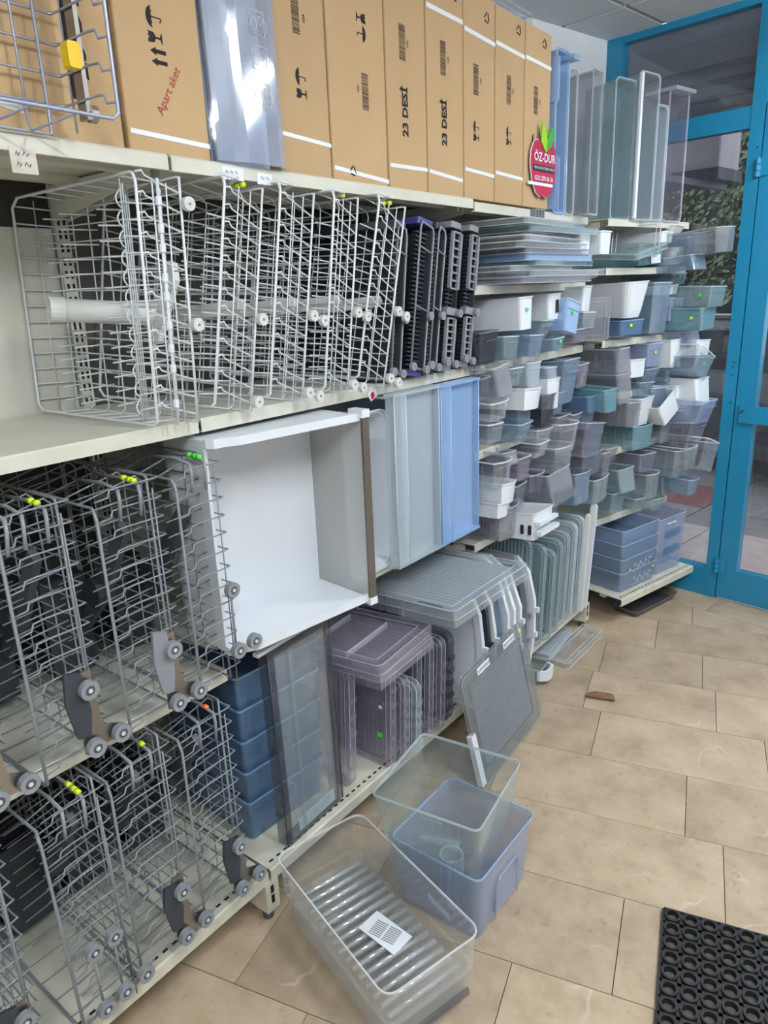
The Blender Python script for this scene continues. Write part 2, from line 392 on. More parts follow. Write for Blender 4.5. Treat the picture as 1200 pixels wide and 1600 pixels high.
# roller shutter above, outside the glass
M['shut'] = solid('shutter_grey', '5B6068', .5, noise=.08, nscale=8)
sh = thing('roller_shutter', 'dark grey roller shutter half lowered outside above the blue shop door', 'shutter', (*FP(0, -.14), 2.3), (0, 0, FA))
part('shutter_box', G().prism([(-.75, -.02), (3.5, -.02), (3.5, .30), (-.75, .30)], 'z', .235, .42), 'shut', sh)
for k in range(4):
    g = G(); z = .062*k - .02; g.prism([(0, z+.003), (.014, z+.014), (.014, z+.048), (0, z+.060), (.02, z+.060), (.03, z+.03), (.02, z+.003)], 'x', -.75, 3.5)
    part('slat', g, 'shut', sh)
part('guide_rail', G().box(-.79, -.75, -.03, .05, -2.3, .24), 'shut', sh)
# ------------------------------------------------------------ ceiling tube lamps
M['tube'] = None
m, nt, N, L = nmat('lit_tube'); o_ = N.new('ShaderNodeOutputMaterial'); e_ = N.new('ShaderNodeEmission'); e_.inputs[0].default_value = (.90, .96, 1, 1); e_.inputs[1].default_value = TUBE_POWER; L.new(e_.outputs[0], o_.inputs[0]); M['tube'] = m
for loc, rz, lab in (((.45, 2.73, H_CEIL), math.radians(28), 'twin fluorescent tube fitting on the ceiling nearest the shop door'), ((.55, 1.05, H_CEIL), 0, 'twin fluorescent tube fitting on the ceiling above the bins on the floor'), ((.45, -.75, H_CEIL), 0, 'twin fluorescent tube fitting on the ceiling farthest from the shop door')):
    loc = (loc[0], loc[1], H_CEIL-.09)
    t = thing('ceiling_lamp', lab, 'lamp', loc, (0, 0, rz), 'ceiling tube lamps')
    part('housing', G().prism([(-.08, 0), (.08, 0), (.05, -.04), (-.05, -.04)], 'x', -.62, .62), 'white', t)
    for e in (-.4, .4): part('hanger_rod', G().rod((e, 0, 0), (e, 0, .09), .005, 8), 'white', t)
    for s in (-1, 1):
        part('tube', G().rod((-.59, s*.045, -.062), (.59, s*.045, -.062), .014, 10), 'tube', t)
        for e in (-1, 1): part('lamp_holder', G().box(e*.60-.012, e*.60+.012, s*.045-.012, s*.045+.012, -.075, -.01), 'white', t)
M['back_shade2'] = solid('back_shade_brown', '57534C', .8, noise=.12, nscale=10)  # brown back panel colour holds the shade behind the white racks
M['back_shade'] = solid('back_shade_dark', '3A3733', .8, noise=.12, nscale=10)  # shade and dark clutter of the shelf interior painted into back panels
# ============================================================ gondola shelving
def slots(g, y0, y1, x, z, step=.026):
    y = y0
    while y < y1:
        g.box(x-.004, x+.002, y, y+.013, z, z+.0008); y += step
def shelf(t, y0, y1, xb, xf, zt, lip=.03, mat='cream', perf=False):
    g = G().prism([(xb, zt-.004), (xb, zt), (xf-.004, zt), (xf, zt-.004), (xf, zt-lip), (xf-.012, zt-lip), (xf-.012, zt-lip+.003), (xf-.003, zt-lip+.003), (xf-.003, zt-.006), (xf-.006, zt-.004)], 'y', y0+.002, y1-.002)
    s = part('shelf', g, mat, t)
    g2 = G().box(xb+.1, xb+.13, y0+.01, y1-.01, zt-.022, zt-.004)
    g2.box(xf-.13, xf-.10, y0+.01, y1-.01, zt-.022, zt-.004)
    part('stiffener', g2, mat, s, kind='stuff')
    if perf:
        g3 = G(); slots(g3, y0+.02, y1-.02, xf-.022, zt+.0003); part('slot_row', g3, 'slot', s, kind='stuff')
    return s
def bracket(t, y, xb, xf, zt):
    part('bracket', G().prism([(xb, zt-.006), (xf-.05, zt-.006), (xf-.05, zt-.03), (xb, zt-.085)], 'y', y-.002, y+.002), 'cream', t)
def upright(t, y, xb, z1=2.5):
    u = part('upright', G().box(xb-.028, xb, y-.016, y+.016, .05, z1), 'cream', t)
    g = G(); z = .12
    while z < z1-.05:
        g.box(xb-.002, xb+.0008, y-.010, y-.004, z, z+.018); g.box(xb-.002, xb+.0008, y+.004, y+.010, z, z+.018); z += .03
    part('slot_row', g, 'slot', u, kind='stuff')
def foot(t, y, xb, xf):
    f_ = part('base_leg', G().box(xb, xf+.002, y-.022, y+.022, .035, .125), 'cream_dirty', t)
    part('levelling_foot', G().disc((xf-.025, y, .017), (0, 0, 1), .015, .034, 12), 'greyd', f_)
    g = G(); g.box(xf+.001, xf+.0035, y-.006, y+.004, .06, .085); g.box(xf+.001, xf+.0035, y-.006, y+.004, .092, .115)
    g.disc((xf-.06, y-.0225, .10), (0, 1, 0), .005, .002, 8)
    part('leg_slot', g, 'slot', f_, kind='stuff')
def bay(label, y0, y1, levels, zb=.16, xf=-1.276, xfb=-1.2, xb=-1.715, loc=(0, 0, 0), rot=(0, 0, 0), ztop=2.5, feet=(1, 1), perf=(), backs=((.12, 2.5, 'cream'),)):
    t = thing('shelving_bay', label, 'shelving', loc, rot)
    for z0, z1, mt in backs:
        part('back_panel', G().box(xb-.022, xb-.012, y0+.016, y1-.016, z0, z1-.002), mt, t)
    upright(t, y0, xb, ztop); 
    if feet[1] == 1: upright(t, y1, xb, ztop)
    for i, z in enumerate(levels):
        shelf(t, y0, y1, xb, xf, z, perf=(z in perf))
        bracket(t, y0+.012, xb, xf, z-.004); bracket(t, y1-.012, xb, xf, z-.004)
    shelf(t, y0, y1, xb, xfb, zb, .035, 'cream_dirty', True)
    if feet[0]: foot(t, y0, xb, xfb)
    if feet[1]: foot(t, y1, xb, xfb)
    return t
Y0, Y1, Y2, Y3 = -.19, .975, 2.138, 3.06
b1 = bay('cream metal shelving bay full of wire dishwasher racks, nearest the camera', Y0, Y1-.002, (1.866, 1.34, .728), feet=(1, 0), backs=((.12, .70, 'back_shade'), (.70, 1.31, 'back_shade'), (1.31, 1.765, 'cream'), (1.765, 2.5, 'back_shade')))
b2 = bay('cream metal shelving bay holding the large white drawer and stacked crisper covers', Y1+.002, Y2-.002, (1.865, 1.34, .793), feet=(1, 1), perf=(.793,), backs=((.12, 1.31, 'cream'), (1.31, 2.5, 'back_shade2')))
b3 = bay('cream metal shelving bay packed with door bins between the blue drawer and the corner', Y2+.002, Y3, (1.857, 1.60, 1.338, 1.035, .69), .15, feet=(0, 1))
# shorter bay turned to follow the bent wall
R4 = -math.radians(14); O4 = Vector((-1.06, 3.13, 0))
b4 = bay('short cream shelving bay of plastic bins standing against the blue shop window', .0, .645, (1.855, 1.655, 1.345, 1.10, .836, .50), .15, xf=-.18, xfb=0, xb=-.47, loc=O4, rot=(0, 0, R4), ztop=1.9, feet=(0, 0), backs=((.12, 1.9, 'cream'),))
# paper price labels taped below the top shelf edge
def lip_label(y0, y1, zt, zb, lab, dark=False):
    o = part('price_label', G().box(-1.2755, -1.2745, y0, y1, zb, zt), 'paperpale' if dark else 'label'); tag(o, lab, 'label')
    g = G()
    for k in range(2):
        y = y0+.01
        while y < y1-.012:
            w = random.uniform(.006, .012); z = zt-.012-.016*k
            g.tube([(-1.2742, y, z), (-1.2742, y+w*.3, z+.006), (-1.2742, y+w*.7, z-.001), (-1.2742, y+w, z+.004)], .0006, 4); y += w+.005
    part('handwriting', g, 'ink' if dark else 'greyp', o, kind='stuff')
lip_label(.655, .70, 1.842, 1.802, 'handwritten paper price label under the top shelf at far left', True)
lip_label(1.105, 1.165, 1.857, 1.832, 'pale paper label taped on the top shelf edge below the clear drawer front')
lip_label(1.205, 1.25, 1.853, 1.83, 'pale paper label on the top shelf edge, right of its twin')
# tiny apple sticker on the second shelf edge
o = tag(part('edge_tag', G().prism([(1.555, 1.318), (1.60, 1.335), (1.60, 1.308), (1.572, 1.296)], 'x', -1.2755, -1.2745), 'label'), 'small white tag with a red apple on the second shelf edge', 'label')
part('apple_print', G().prism([(1.570, 1.318), (1.578, 1.324), (1.584, 1.320), (1.588, 1.311), (1.580, 1.301), (1.572, 1.305)], 'x', -1.2744, -1.2738), 'red', o)
# ============================================================ cardboard boxes on the top shelf
XF = -1.288
ZS = 1.8665
def flat(g, poly, y, z, s=1, up=-1, d=0):
    """print polygon (icon coords: a right, b up) on a box front; icon-up points to -y (up=-1) or +y"""
    g.prism([((y + up*b*s), (z + up*-a*s*-1)) for a, b in poly] if up < 0 else [((y + b*s), (z - a*s)) for a, b in poly], 'x', .0002+d, .0006+d)
def umbrella(g, y, z, s, up):
    n = 10
    dome = [(.5*math.cos(math.pi*k/n), .5*math.sin(math.pi*k/n)*.75+.1) for k in range(n+1)]
    sc = [(-.5+.25*k+.125*j, .1+(.06 if j else 0)) for k in range(4) for j in (0, 1)][1:]
    flat(g, dome+sc, y, z, s, up)
    flat(g, [(-.03, .1), (.03, .1), (.03, -.42), (-.03, -.42)], y, z, s, up)
    flat(g, [(-.03, -.36), (-.03, -.45), (.1, -.5), (.19, -.42), (.19, -.34), (.13, -.34), (.12, -.41), (.05, -.43)], y, z, s, up)
def glass_icon(g, y, z, s, up):
    flat(g, [(-.3, .5), (-.2, .42), (-.08, .5), (.02, .38), (.12, .5), (.3, .5), (.27, .1), (.12, -.02), (-.12, -.02), (-.27, .1)], y, z, s, up)
    flat(g, [(-.05, 0), (.05, 0), (.05, -.4), (-.05, -.4)], y, z, s, up)
    flat(g, [(-.28, -.5), (.28, -.5), (.28, -.44), (.05, -.36), (-.05, -.36), (-.28, -.44)], y, z, s, up)
def arrow_icon(g, y, z, s, up):
    flat(g, [(-.1, -.5), (.1, -.5), (.1, .15), (-.1, .15)], y, z, s, up); flat(g, [(-.2, .13), (.2, .13), (0, .5)], y, z, s, up)
def barcode(g, y, z, h, w):
    zz = z-h/2; rnd = random.Random(int(y*1000))
    while zz < z+h/2:
        t = rnd.choice((.0009, .0014, .0022)); g.box(.0002, .0006, y-w/2, y+w/2, zz, zz+t); zz += t+rnd.choice((.0010, .0014, .002))
def recycle(g, y, z, s):
    for k in range(3):
        a = math.radians(90+120*k); b = a+math.radians(95)
        g.tube([(.0005, y+s*math.cos(a), z+s*math.sin(a)), (.0005, y+s*math.cos(b), z+s*math.sin(b))], .0022, 4)
def label_text(txt, size, y, z, rx, parent, mat, name='lettering', x=.0008, bold=.0):
    me = text_mesh(txt, size, bold); m4 = Matrix(((0, 0, 1, x), (1, 0, 0, 0), (0, 1, 0, 0), (0, 0, 0, 1)))
    me.transform(Matrix.Translation((0, y, z)) @ Matrix.Rotation(rx, 4, 'X') @ m4)
    return part(name, me, mat, parent)
def carton(y0, y1, h, label, marks=(), tapes=(), x=XF, lean=0, depth=.40):
    t = thing('cardboard_box', label, 'box', (x, y0, ZS), (0, 0, lean), 'upright kraft boxes on the top shelf')
    w = y1-y0-.003
    g = G(); g.prism(rrect(-depth, 0, 0, w, .004, 2), 'z', 0, h)
    part('body', g, 'card', t)
    for ya, za, yb, zb, hh in tapes:
        yc = [(ya + (yb-ya)*k/6 - y0, za + (zb-za)*k/6 - ZS) for k in range(7)]
        g = G(); n = 7
        vs = [(.0012, a, b-hh/2) for a, b in yc] + [(.0012, a, b+hh/2) for a, b in yc] + [(-.002, a, b-hh/2) for a, b in yc] + [(-.002, a, b+hh/2) for a, b in yc]
        fs = []
        for k in range(n-1):
            fs += [(k, k+1, n+k+1, n+k), (2*n+k+1, 2*n+k, 3*n+k, 3*n+k+1), (n+k, n+k+1, 3*n+k+1, 3*n+k), (2*n+k, 2*n+k+1, k+1, k)]
        fs += [(0, n, 3*n, 2*n), (n-1, 3*n-1, 4*n-1, 2*n-1)]
        part('tape', g.add(vs, fs), 'tape', t)
    for mk in marks:
        k = mk[0]; y, z = mk[1]-y0, mk[2]-ZS; g = G()
        if k == 'txt': label_text(mk[3], mk[4], y, z, math.pi/2, t, 'ink', 'printed_text', bold=.0014 if mk[4] > .02 else .0003); continue
        if k == 'umb': umbrella(g, y, z, mk[3], mk[4]); nm = 'umbrella_mark'
        if k == 'gls': glass_icon(g, y, z, mk[3], mk[4]); nm = 'fragile_mark'
        if k == 'arr': arrow_icon(g, y, z, mk[3], mk[4]); nm = 'arrow_mark'
        if k == 'bar': barcode(g, y, z, mk[3], mk[4]); nm = 'barcode'
        if k == 'rec': recycle(g, y, z, mk[3]); nm = 'recycling_mark'
        part(nm, g, 'ink', t, kind='stuff' if k == 'bar' else None)
    return t
bA = carton(.50, .893, .62, 'kraft box behind the wire basket at the far left of the top shelf', [('txt', .815, 2.065, '23 DESİ', .055)], [(.50, 1.935, .70, 1.905, .012)], x=XF-.005)
bB = carton(.897, 1.094, .62, 'kraft box with red handwriting beside the clear drawer front', [('umb', .984, 2.103, .036, -1), ('gls', .983, 2.069, .032, -1), ('arr', .986, 2.046, .036, -1), ('arr', .987, 2.028, .036, -1)], [(.902, 1.9, 1.09, 1.893, .009)], x=XF)
# red marker note on box B
label_text('Apart aket', .024, 1.001-.897, 1.982-ZS, math.radians(58), bB, 'inkred', 'handwritten_note')
carton(1.297, 1.476, .62, 'kraft box with umbrella and glass marks right of the clear drawer front', [('bar', 1.375, 2.195, .07, .024), ('txt', 1.402, 2.195, '1/23', .010), ('umb', 1.380, 2.074, .036, -1), ('gls', 1.380, 2.039, .034, -1)], [(1.30, 1.948, 1.474, 1.940, .009)])
carton(1.48, 1.708, .62, 'kraft box whose marks point the other way, glass above umbrella', [('gls', 1.612, 2.245, .036, 1), ('umb', 1.612, 2.211, .036, 1), ('bar', 1.618, 2.083, .085, .026), ('txt', 1.59, 2.085, '1/23', .010), ('rec', 1.555, 1.891, .012)], [(1.484, 1.893, 1.706, 1.878, .010)])
carton(1.712, 1.898, .62, 'kraft box printed 23 DESİ, left of the other so printed', [('bar', 1.785, 2.228, .085, .028), ('txt', 1.81, 2.228, '1/23', .010), ('txt', 1.792, 2.062, '23 DESİ', .036)], [(1.716, 1.922, 1.895, 1.926, .010)])
carton(1.902, 2.098, .62, 'kraft box printed 23 DESİ, right of the other so printed', [('bar', 1.985, 2.229, .085, .028), ('txt', 2.012, 2.229, '1/23', .010), ('txt', 1.989, 2.062, '23 DESİ', .036), ('rec', 2.05, 2.40, .014)], [(1.906, 1.925, 2.09, 1.914, .010), (1.904, 2.345, 2.094, 2.343, .012)])
carton(2.102, 2.291, .575, 'kraft box fourth from the blue drawers at the top shelf end', [('bar', 2.170, 2.208, .085, .03), ('txt', 2.2, 2.208, '1/23', .010), ('umb', 2.172, 2.076, .036, -1), ('gls', 2.172, 2.046, .034, -1), ('rec', 2.235, 2.387, .015)], [(2.106, 1.950, 2.287, 1.944, .010), (2.104, 2.332, 2.288, 2.325, .012)])
carton(2.295, 2.495, .570, 'kraft box third from the blue drawers at the top shelf end', [('bar', 2.382, 2.215, .085, .03), ('txt', 2.412, 2.215, '1/23', .010), ('umb', 2.385, 2.088, .036, -1), ('gls', 2.385, 2.059, .034, -1), ('rec', 2.445, 2.40, .015)], [(2.299, 1.958, 2.49, 1.953, .010), (2.297, 2.335, 2.492, 2.33, .012)])
carton(2.499, 2.700, .570, 'kraft box behind the red apple sign, last before the blue drawer', [('bar', 2.580, 2.214, .085, .03), ('txt', 2.61, 2.214, '1/23', .010), ('umb', 2.572, 2.09, .036, -1), ('rec', 2.638, 2.40, .015)], [(2.503, 2.335, 2.696, 2.333, .012)])
# ------------------------------------------------------------ apple sign taped to the last box
def apple():
    t = thing('apple_sign', 'red apple shaped shop sign with green leaf taped on a cardboard box', 'sign', (XF+.012, 2.616, 1.905), (0, 0, -.06))
    pts = [(0, .005), (-.018, -.004), (-.05, .012), (-.075, .05), (-.09, .10), (-.086, .145), (-.065, .178), (-.035, .186), (-.005, .168), (.012, .162), (.03, .178), (.06, .186), (.086, .16), (.096, .11), (.086, .055), (.06, .012), (.03, -.004)]
    part('apple', G().prism(pts, 'x', 0, .006), 'red', t)
    part('apple_edge', G().tube([(.003, a*1.01, b) for a, b in pts], .0022, 5, True), 'white', t)
    part('leaf', G().prism([(.01, .145), (-.025, .178), (-.02, .245), (.005, .225), (.018, .185)], 'x', .007, .011), 'leaf1', t)
    part('leaf', G().prism([(.01, .145), (.018, .19), (.04, .225), (.066, .238), (.066, .195), (.045, .168)], 'x', .007, .011), 'leaf2', t)
    part('slogan_strip', G().box(.007, .009, -.070, .076, .082, .102), 'black2', t)
    label_text('ÖZ-DUR', .040, .006, .127, 0, t, 'white', 'shop_name', .0085, .0008)
    label_text('BEYAZ EŞYA YEDEK PARÇA', .0118, .003, .092, 0, t, 'white', 'slogan', .0098)
    label_text('0212 270 06 36', .021, .003, .058, 0, t, 'white', 'phone_number', .0085, .0004)
    part('tape', G().box(.004, .0075, -.105, .07, .034, .044), 'tape', t)
apple()
# ============================================================ dishwasher racks
def wheel(t, x, y, z, r, mat, hub='greyd', w=.012):
    wl = part('wheel', G().ring((x, y, z), (1, 0, 0), r, r*.52, w, 18), mat, t)
    part('hub', G().disc((x+.001, y, z), (1, 0, 0), r*.5, w*.8, 10), hub, wl)
    part('hub_cap', G().disc((x+w*.45, y, z), (1, 0, 0), r*.24, .004, 8), 'wheelw' if hub == 'greyd' else 'greyp', wl)
    return wl
def rack(name, label, loc, rot, H, Wd, D, step, mat, kind='grey', rr=.0032, wr=.0019, tines=True, group='wire dishwasher racks', tape=None, seed=0):
    t = thing(name, label, 'dish rack', loc, rot, group); rnd = random.Random(seed)
    # U-shaped cross wires
    g = G(); u = .03
    while u < Wd-.01:
        if kind == 'white':
            f0, f1 = u+.014, u-.012
            g.tube([(.001, -H, f0), (.001, -H*.86, f0+.004), (.001, -H*.80, f0-.004), (.001, -.006, f1), (-.01, 0, f1), (-D+.01, 0, u), (-D, -.01, u), (-D, -H, u)], wr, 4)
        else:
            g.tube([(.001, -H, u), (.001, -H*.80, u+.003), (.001, -H*.76, u+.016), (.001, -H*.60, u+.018), (.001, -.008, u+.018), (-.002, .004, u+.018), (-.012, .003, u+.018), (-D+.012, .001, u+.018), (-D, -.01, u+.014), (-D, -H, u)], wr, 4)
        u += step
    part('cross_wires', g, mat, t, kind='stuff')
    # rim and long wires
    zt = Wd-(.0 if kind == 'white' else .03)
    rim = [(0, -H, .012), (0, -H, zt-.02), (-.006, -H, zt-.004), (-.02, -H*.96, zt), (-D+.02, -H*.96, zt), (-D, -H, zt-.02), (-D, -H, .02), (-D+.02, -H, .004), (-.012, -H, .004)]
    part('rim', G().tube(rim, rr, 6, True), mat, t)
    g = G()
    for fy in ((.35, .66) if kind == 'white' else (.12,)):
        g.tube([(.003, -H*fy, .004), (.003, -H*fy, Wd*.97)], wr, 4)
    xe = .002 if kind == 'white' else -.035
    g.tube([(xe, -.002, 0), (xe, -.002, Wd), (xe-.01, -.002, Wd+.002), (-D, -.002, Wd), (-D, -.002, 0), (xe-.01, -.002, 0)], wr*1.25, 5, True)
    for k in range(1, 7):
        x = -D*k/7; g.tube([(x, -H, .004), (x, -.01, .0), (x, .002, .01), (x, .002, Wd-.012), (x, -.01, Wd), (x, -H, zt)], wr, 4)
    g.tube([(-D, -H*.5, .0), (-D, -H*.5, Wd)], wr, 4)
    part('long_wires', g, mat, t, kind='stuff')
    if tines:
        g = G()
        for k, x in enumerate((-D*.16, -D*.40, -D*.64, -D*.86)):
            u = .035
            while u < Wd-.04:
                g.rod((x, 0, u), (x+.004, -min(.10, H*.9)+(.02 if k % 2 else 0), u-.006), wr, 4); u += step*.86
        part('tines', g, mat, t, kind='stuff')
    if kind == 'grey':
        for k, y in enumerate((-H*.62, -H*.30)):
            part('prong', G().tube([(-.16, y, Wd), (-.05, y, Wd+.004), (-.004, y, Wd-.004), (.005, y-.004, Wd-.02), (.006, y-.008, Wd-.062)], .0036, 6), mat, t)
        # folded spray arm and cutlery basket left inside
        part('spray_arm', G().prism([(-D*.5-.16, .10), (-D*.5-.15, .08), (-D*.5, .22), (-D*.5+.12, .40), (-D*.5+.10, .42), (-D*.5-.03, .26)], 'y', -.03, -.014), 'greyd', t)
        part('spray_hub', G().disc((-D*.5-.02, -.03, .24), (0, 1, 0), .035, .04, 14), 'charcoal', t)
        bk = part('cutlery_basket', G().box(-D+.03, -D+.11, -H*.85, -.01, .03, .034).box(-D+.03, -D+.034, -H*.85, -.01, .034, .26).box(-D+.106, -D+.11, -H*.85, -.01, .034, .26).box(-D+.034, -D+.106, -.014, -.01, .034, .26), 'charcoal', t, kind='stuff')
    if tape:
        for k, (x, y, z) in enumerate(((-.03, -H*.30, Wd+.001), (-.05, -H*.30, Wd+.002), (-.018, -H*.30, Wd))[:tape[1]]):
            a = (x-.006, y, z+.003); b = (x+.006, y, z+.003)
            part('tape_mark', G().rod(a, b, .0056, 6), tape[0], t)
    return t
def wheels_white(t, Wd, zs=(.215, .02), pair=False):
    for z in zs:
        wheel(t, .014, .006, z, .0135, 'wheelw', 'whiteold')
        if pair:
            part('axle', G().rod((.012, .006, z), (.014, .04, z-.006), .004, 8), 'wheelw', t); wheel(t, .016, .042, z-.006, .0135, 'wheelw', 'whiteold')
def wheel_bracket(t, H, handle='charcoal', hz=.015, z0=0):
    part('wheel_bracket', G().prism([(-.05, .03+z0), (.022, .035+z0), (.03, .06+z0), (-.005, .075+z0), (-.012, .13+z0), (-.014, .20+z0), (-.045, .20+z0), (-.05, .1+z0)], 'x', .003, .006), 'steel', t)
    part('handle', G().prism([(-.062, .075+z0), (-.036, .07+z0), (-.028, .12+z0), (-.036, .19+hz+z0), (-.068, .20+hz+z0), (-.074, .15+z0)], 'x', .007, .014), handle, t)
    for y, z in ((-.035, .045), (.02, .048), (-.030, .168)): wheel(t, .02, y, z+z0, .0185, 'wheelg', 'greyd', .014)
def wheel_leg(t, y, z0, z1):
    part('wheel_leg', G().tube([(.01, y, z0), (.012, y, z1)], .003, 6), 'wireg', t)
    wheel(t, .018, y, z0, .0185, 'wheelg', 'greyd', .014); wheel(t, .018, y, z1, .0175, 'wheelg', 'greyd', .014)
RX = -1.205
def lean(deg): return (-math.radians(deg), 0, 0)
# middle shelf, grey racks
r = rack('dish_rack', 'grey lower dishwasher rack cut by the left picture edge, middle shelf', (RX, .425, .7285), lean(1), .12, .525, .44, .04, 'wireg', seed=1); wheel_bracket(r, .12)
r = rack('dish_rack', 'grey lower dishwasher rack with three prongs and a dark handle, middle shelf', (RX, .612, .7285), lean(0), .128, .525, .44, .04, 'wireg', tape=('yellow', 2), seed=2); wheel_bracket(r, .12)
part('prong', G().tube([(-.16, -.108, .525), (-.05, -.108, .53), (-.004, -.108, .52), (.005, -.112, .50), (.006, -.118, .46)], .0036, 6), 'wireg', r)
r = rack('dish_rack', 'grey lower dishwasher rack with yellow tape and a grey handle, middle shelf', (RX, .803, .7285), lean(0), .14, .525, .44, .04, 'wireg', tape=('yellow', 3), seed=3); wheel_bracket(r, .14, 'greyp', .02)
r = rack('dish_rack', 'grey lower dishwasher rack with green tape beside the big white drawer', (RX, .955, .7285), lean(0), .112, .54, .44, .04, 'wireg', tape=('green', 3), seed=4); wheel_leg(r, -.012, .09, .24)
wheel(r, .02, .035, .095, .0185, 'wheelg', 'greyd', .014)
# bottom shelf, grey racks
r = rack('dish_rack', 'grey lower dishwasher rack at the bottom left picture corner', (RX+.02, .375, .1605), lean(0), .12, .53, .44, .04, 'wireg', seed=5); wheel_bracket(r, .12, z0=0)
r = rack('dish_rack', 'grey lower dishwasher rack with wheels on two upright legs, bottom shelf', (RX+.02, .583, .1605), lean(-1), .132, .53, .44, .04, 'wireg', tape=('yellow', 3), seed=6)
wheel_leg(r, -.045, .05, .20); wheel_leg(r, -.09, .048, .20); wheel(r, .018, .004, .05, .0185, 'wheelg', 'greyd', .014)
r = rack('dish_rack', 'grey lower dishwasher rack in the middle of the bottom shelf, steel wheel bracket', (RX+.01, .735, .1605), lean(0), .142, .535, .44, .04, 'wireg', tape=('yellow', 1), seed=7); wheel_bracket(r, .14, hz=.0)
r = rack('dish_rack', 'grey lower dishwasher rack with orange tape beside the stacked blue bins', (RX+.01, .903, .1605), lean(0), .137, .535, .44, .04, 'wireg', tape=('orange', 1), seed=8); wheel_bracket(r, .14, hz=.0)
# second shelf, white upper racks
WX = -1.245
r1 = rack('dish_rack', 'white upper dishwasher rack with scalloped wires and a wide pipe, leftmost white one', (WX, .948, 1.3405), lean(2.5), .10, .478, .474, .036, 'wirew', 'white', seed=11)
g = G(); z = .02
while z < .44:
    g.tube([(-.05, -.10-.012*math.sin(math.pi*k/5), z+.036*k/5) for k in range(6)], .0018, 4); z += .036
part('scalloped_wires', g, 'wirew', r1, kind='stuff')
g = G()
for k in range(4): g.rod((-.05-.03*k, -.10+.025*k, .0), (-.05-.03*k, -.10+.025*k, .47), .0018, 4)
g.rod((.004, -.055, .0), (.004, -.055, .47), .0035, 5)
part('fold_bars', g, 'wirew', r1, kind='stuff')
for z in (.045, .115, .155, .20, .255, .29, .345, .38, .43): part('clip', G().disc((.004, -.055, z), (0, 0, 1), .0062, .016, 8), 'wirew', r1)
g = G(); a = Vector((-.30, -.12, .235)); b = Vector((-.22, .10, .225))
pp = part('feed_pipe', G().tube([a, a+(b-a)*.5, b], .024, 16), 'whiteold', r1)
part('pipe_collar', G().ring(a, b-a, .027, .021, .03, 18), 'whiteold', pp)
part('pipe_mouth', G().disc(a-(b-a)*.008, b-a, .021, .004, 16), 'greyd', pp)
part('spray_arm', G().prism([(-.1, .18), (-.08, .16), (.0, .29), (-.004, .325), (-.02, .33)], 'y', -.006, .008), 'whiteold', r1, (-.06, .02, 0))
wheels_white(r1, .478, (.20, .43))
WR = (('white upper dishwasher rack second from left, yellow tape at its top corner', 1.098, 11, .105, ('yellow', 2), False), ('white upper dishwasher rack third from left, single wheel beside the bracket pair', 1.262, 10.5, .108, None, True), ('white upper dishwasher rack fourth from left, narrowest of the white row', 1.428, 9.5, .088, ('yellow', 1), True), ('white upper dishwasher rack leaning on the dark cutlery trays', 1.578, 15, .112, ('yellow', 2), True))
for i, (lab, y, ln, h, tp, pr) in enumerate(WR):
    r = rack('dish_rack', lab, (WX+.004*i, y, 1.3415), lean(ln), h, .482, .45, .0345, 'wirew', 'white', tape=tp, seed=20+i); wheels_white(r, .48, (.205, .022), pr)
    part('top_hook', G().tube([(-.15, -h, .482), (-.004, -h, .484), (.004, -h+.03, .483), (-.04, -h+.034, .47)], .003, 6), 'wirew', r)
    part('spray_arm', G().prism([(-.30, .20), (-.06, .22), (-.05, .235), (-.06, .25), (-.30, .235)], 'y', .004, .014), 'whiteold', r)
# top shelf, grey blue rack facing out
r = rack('dish_rack', 'blue grey wire dishwasher basket with a yellow clip overhanging the top shelf', (-1.268, .765, 1.8675), (0, 0, math.pi/2), .15, .50, .50, .046, 'wireb', 'grey', rr=.003, wr=.0022, tines=False, seed=30, group='wire dishwasher racks')
part('yellow_clip', G().prism(rrect(-.055, -.033, .075, .112, .005), 'y', -.12, -.10), 'yellowp', r)
part('slide_rail', G().box(.004, .012, -.055, -.03, .02, .42), 'steel', r)
part('slide_cover', G().box(.010, .020, -.028, -.008, .06, .45), 'charcoal', r)
wheel(r, .016, -.05, .03, .014, 'steel', 'steel')
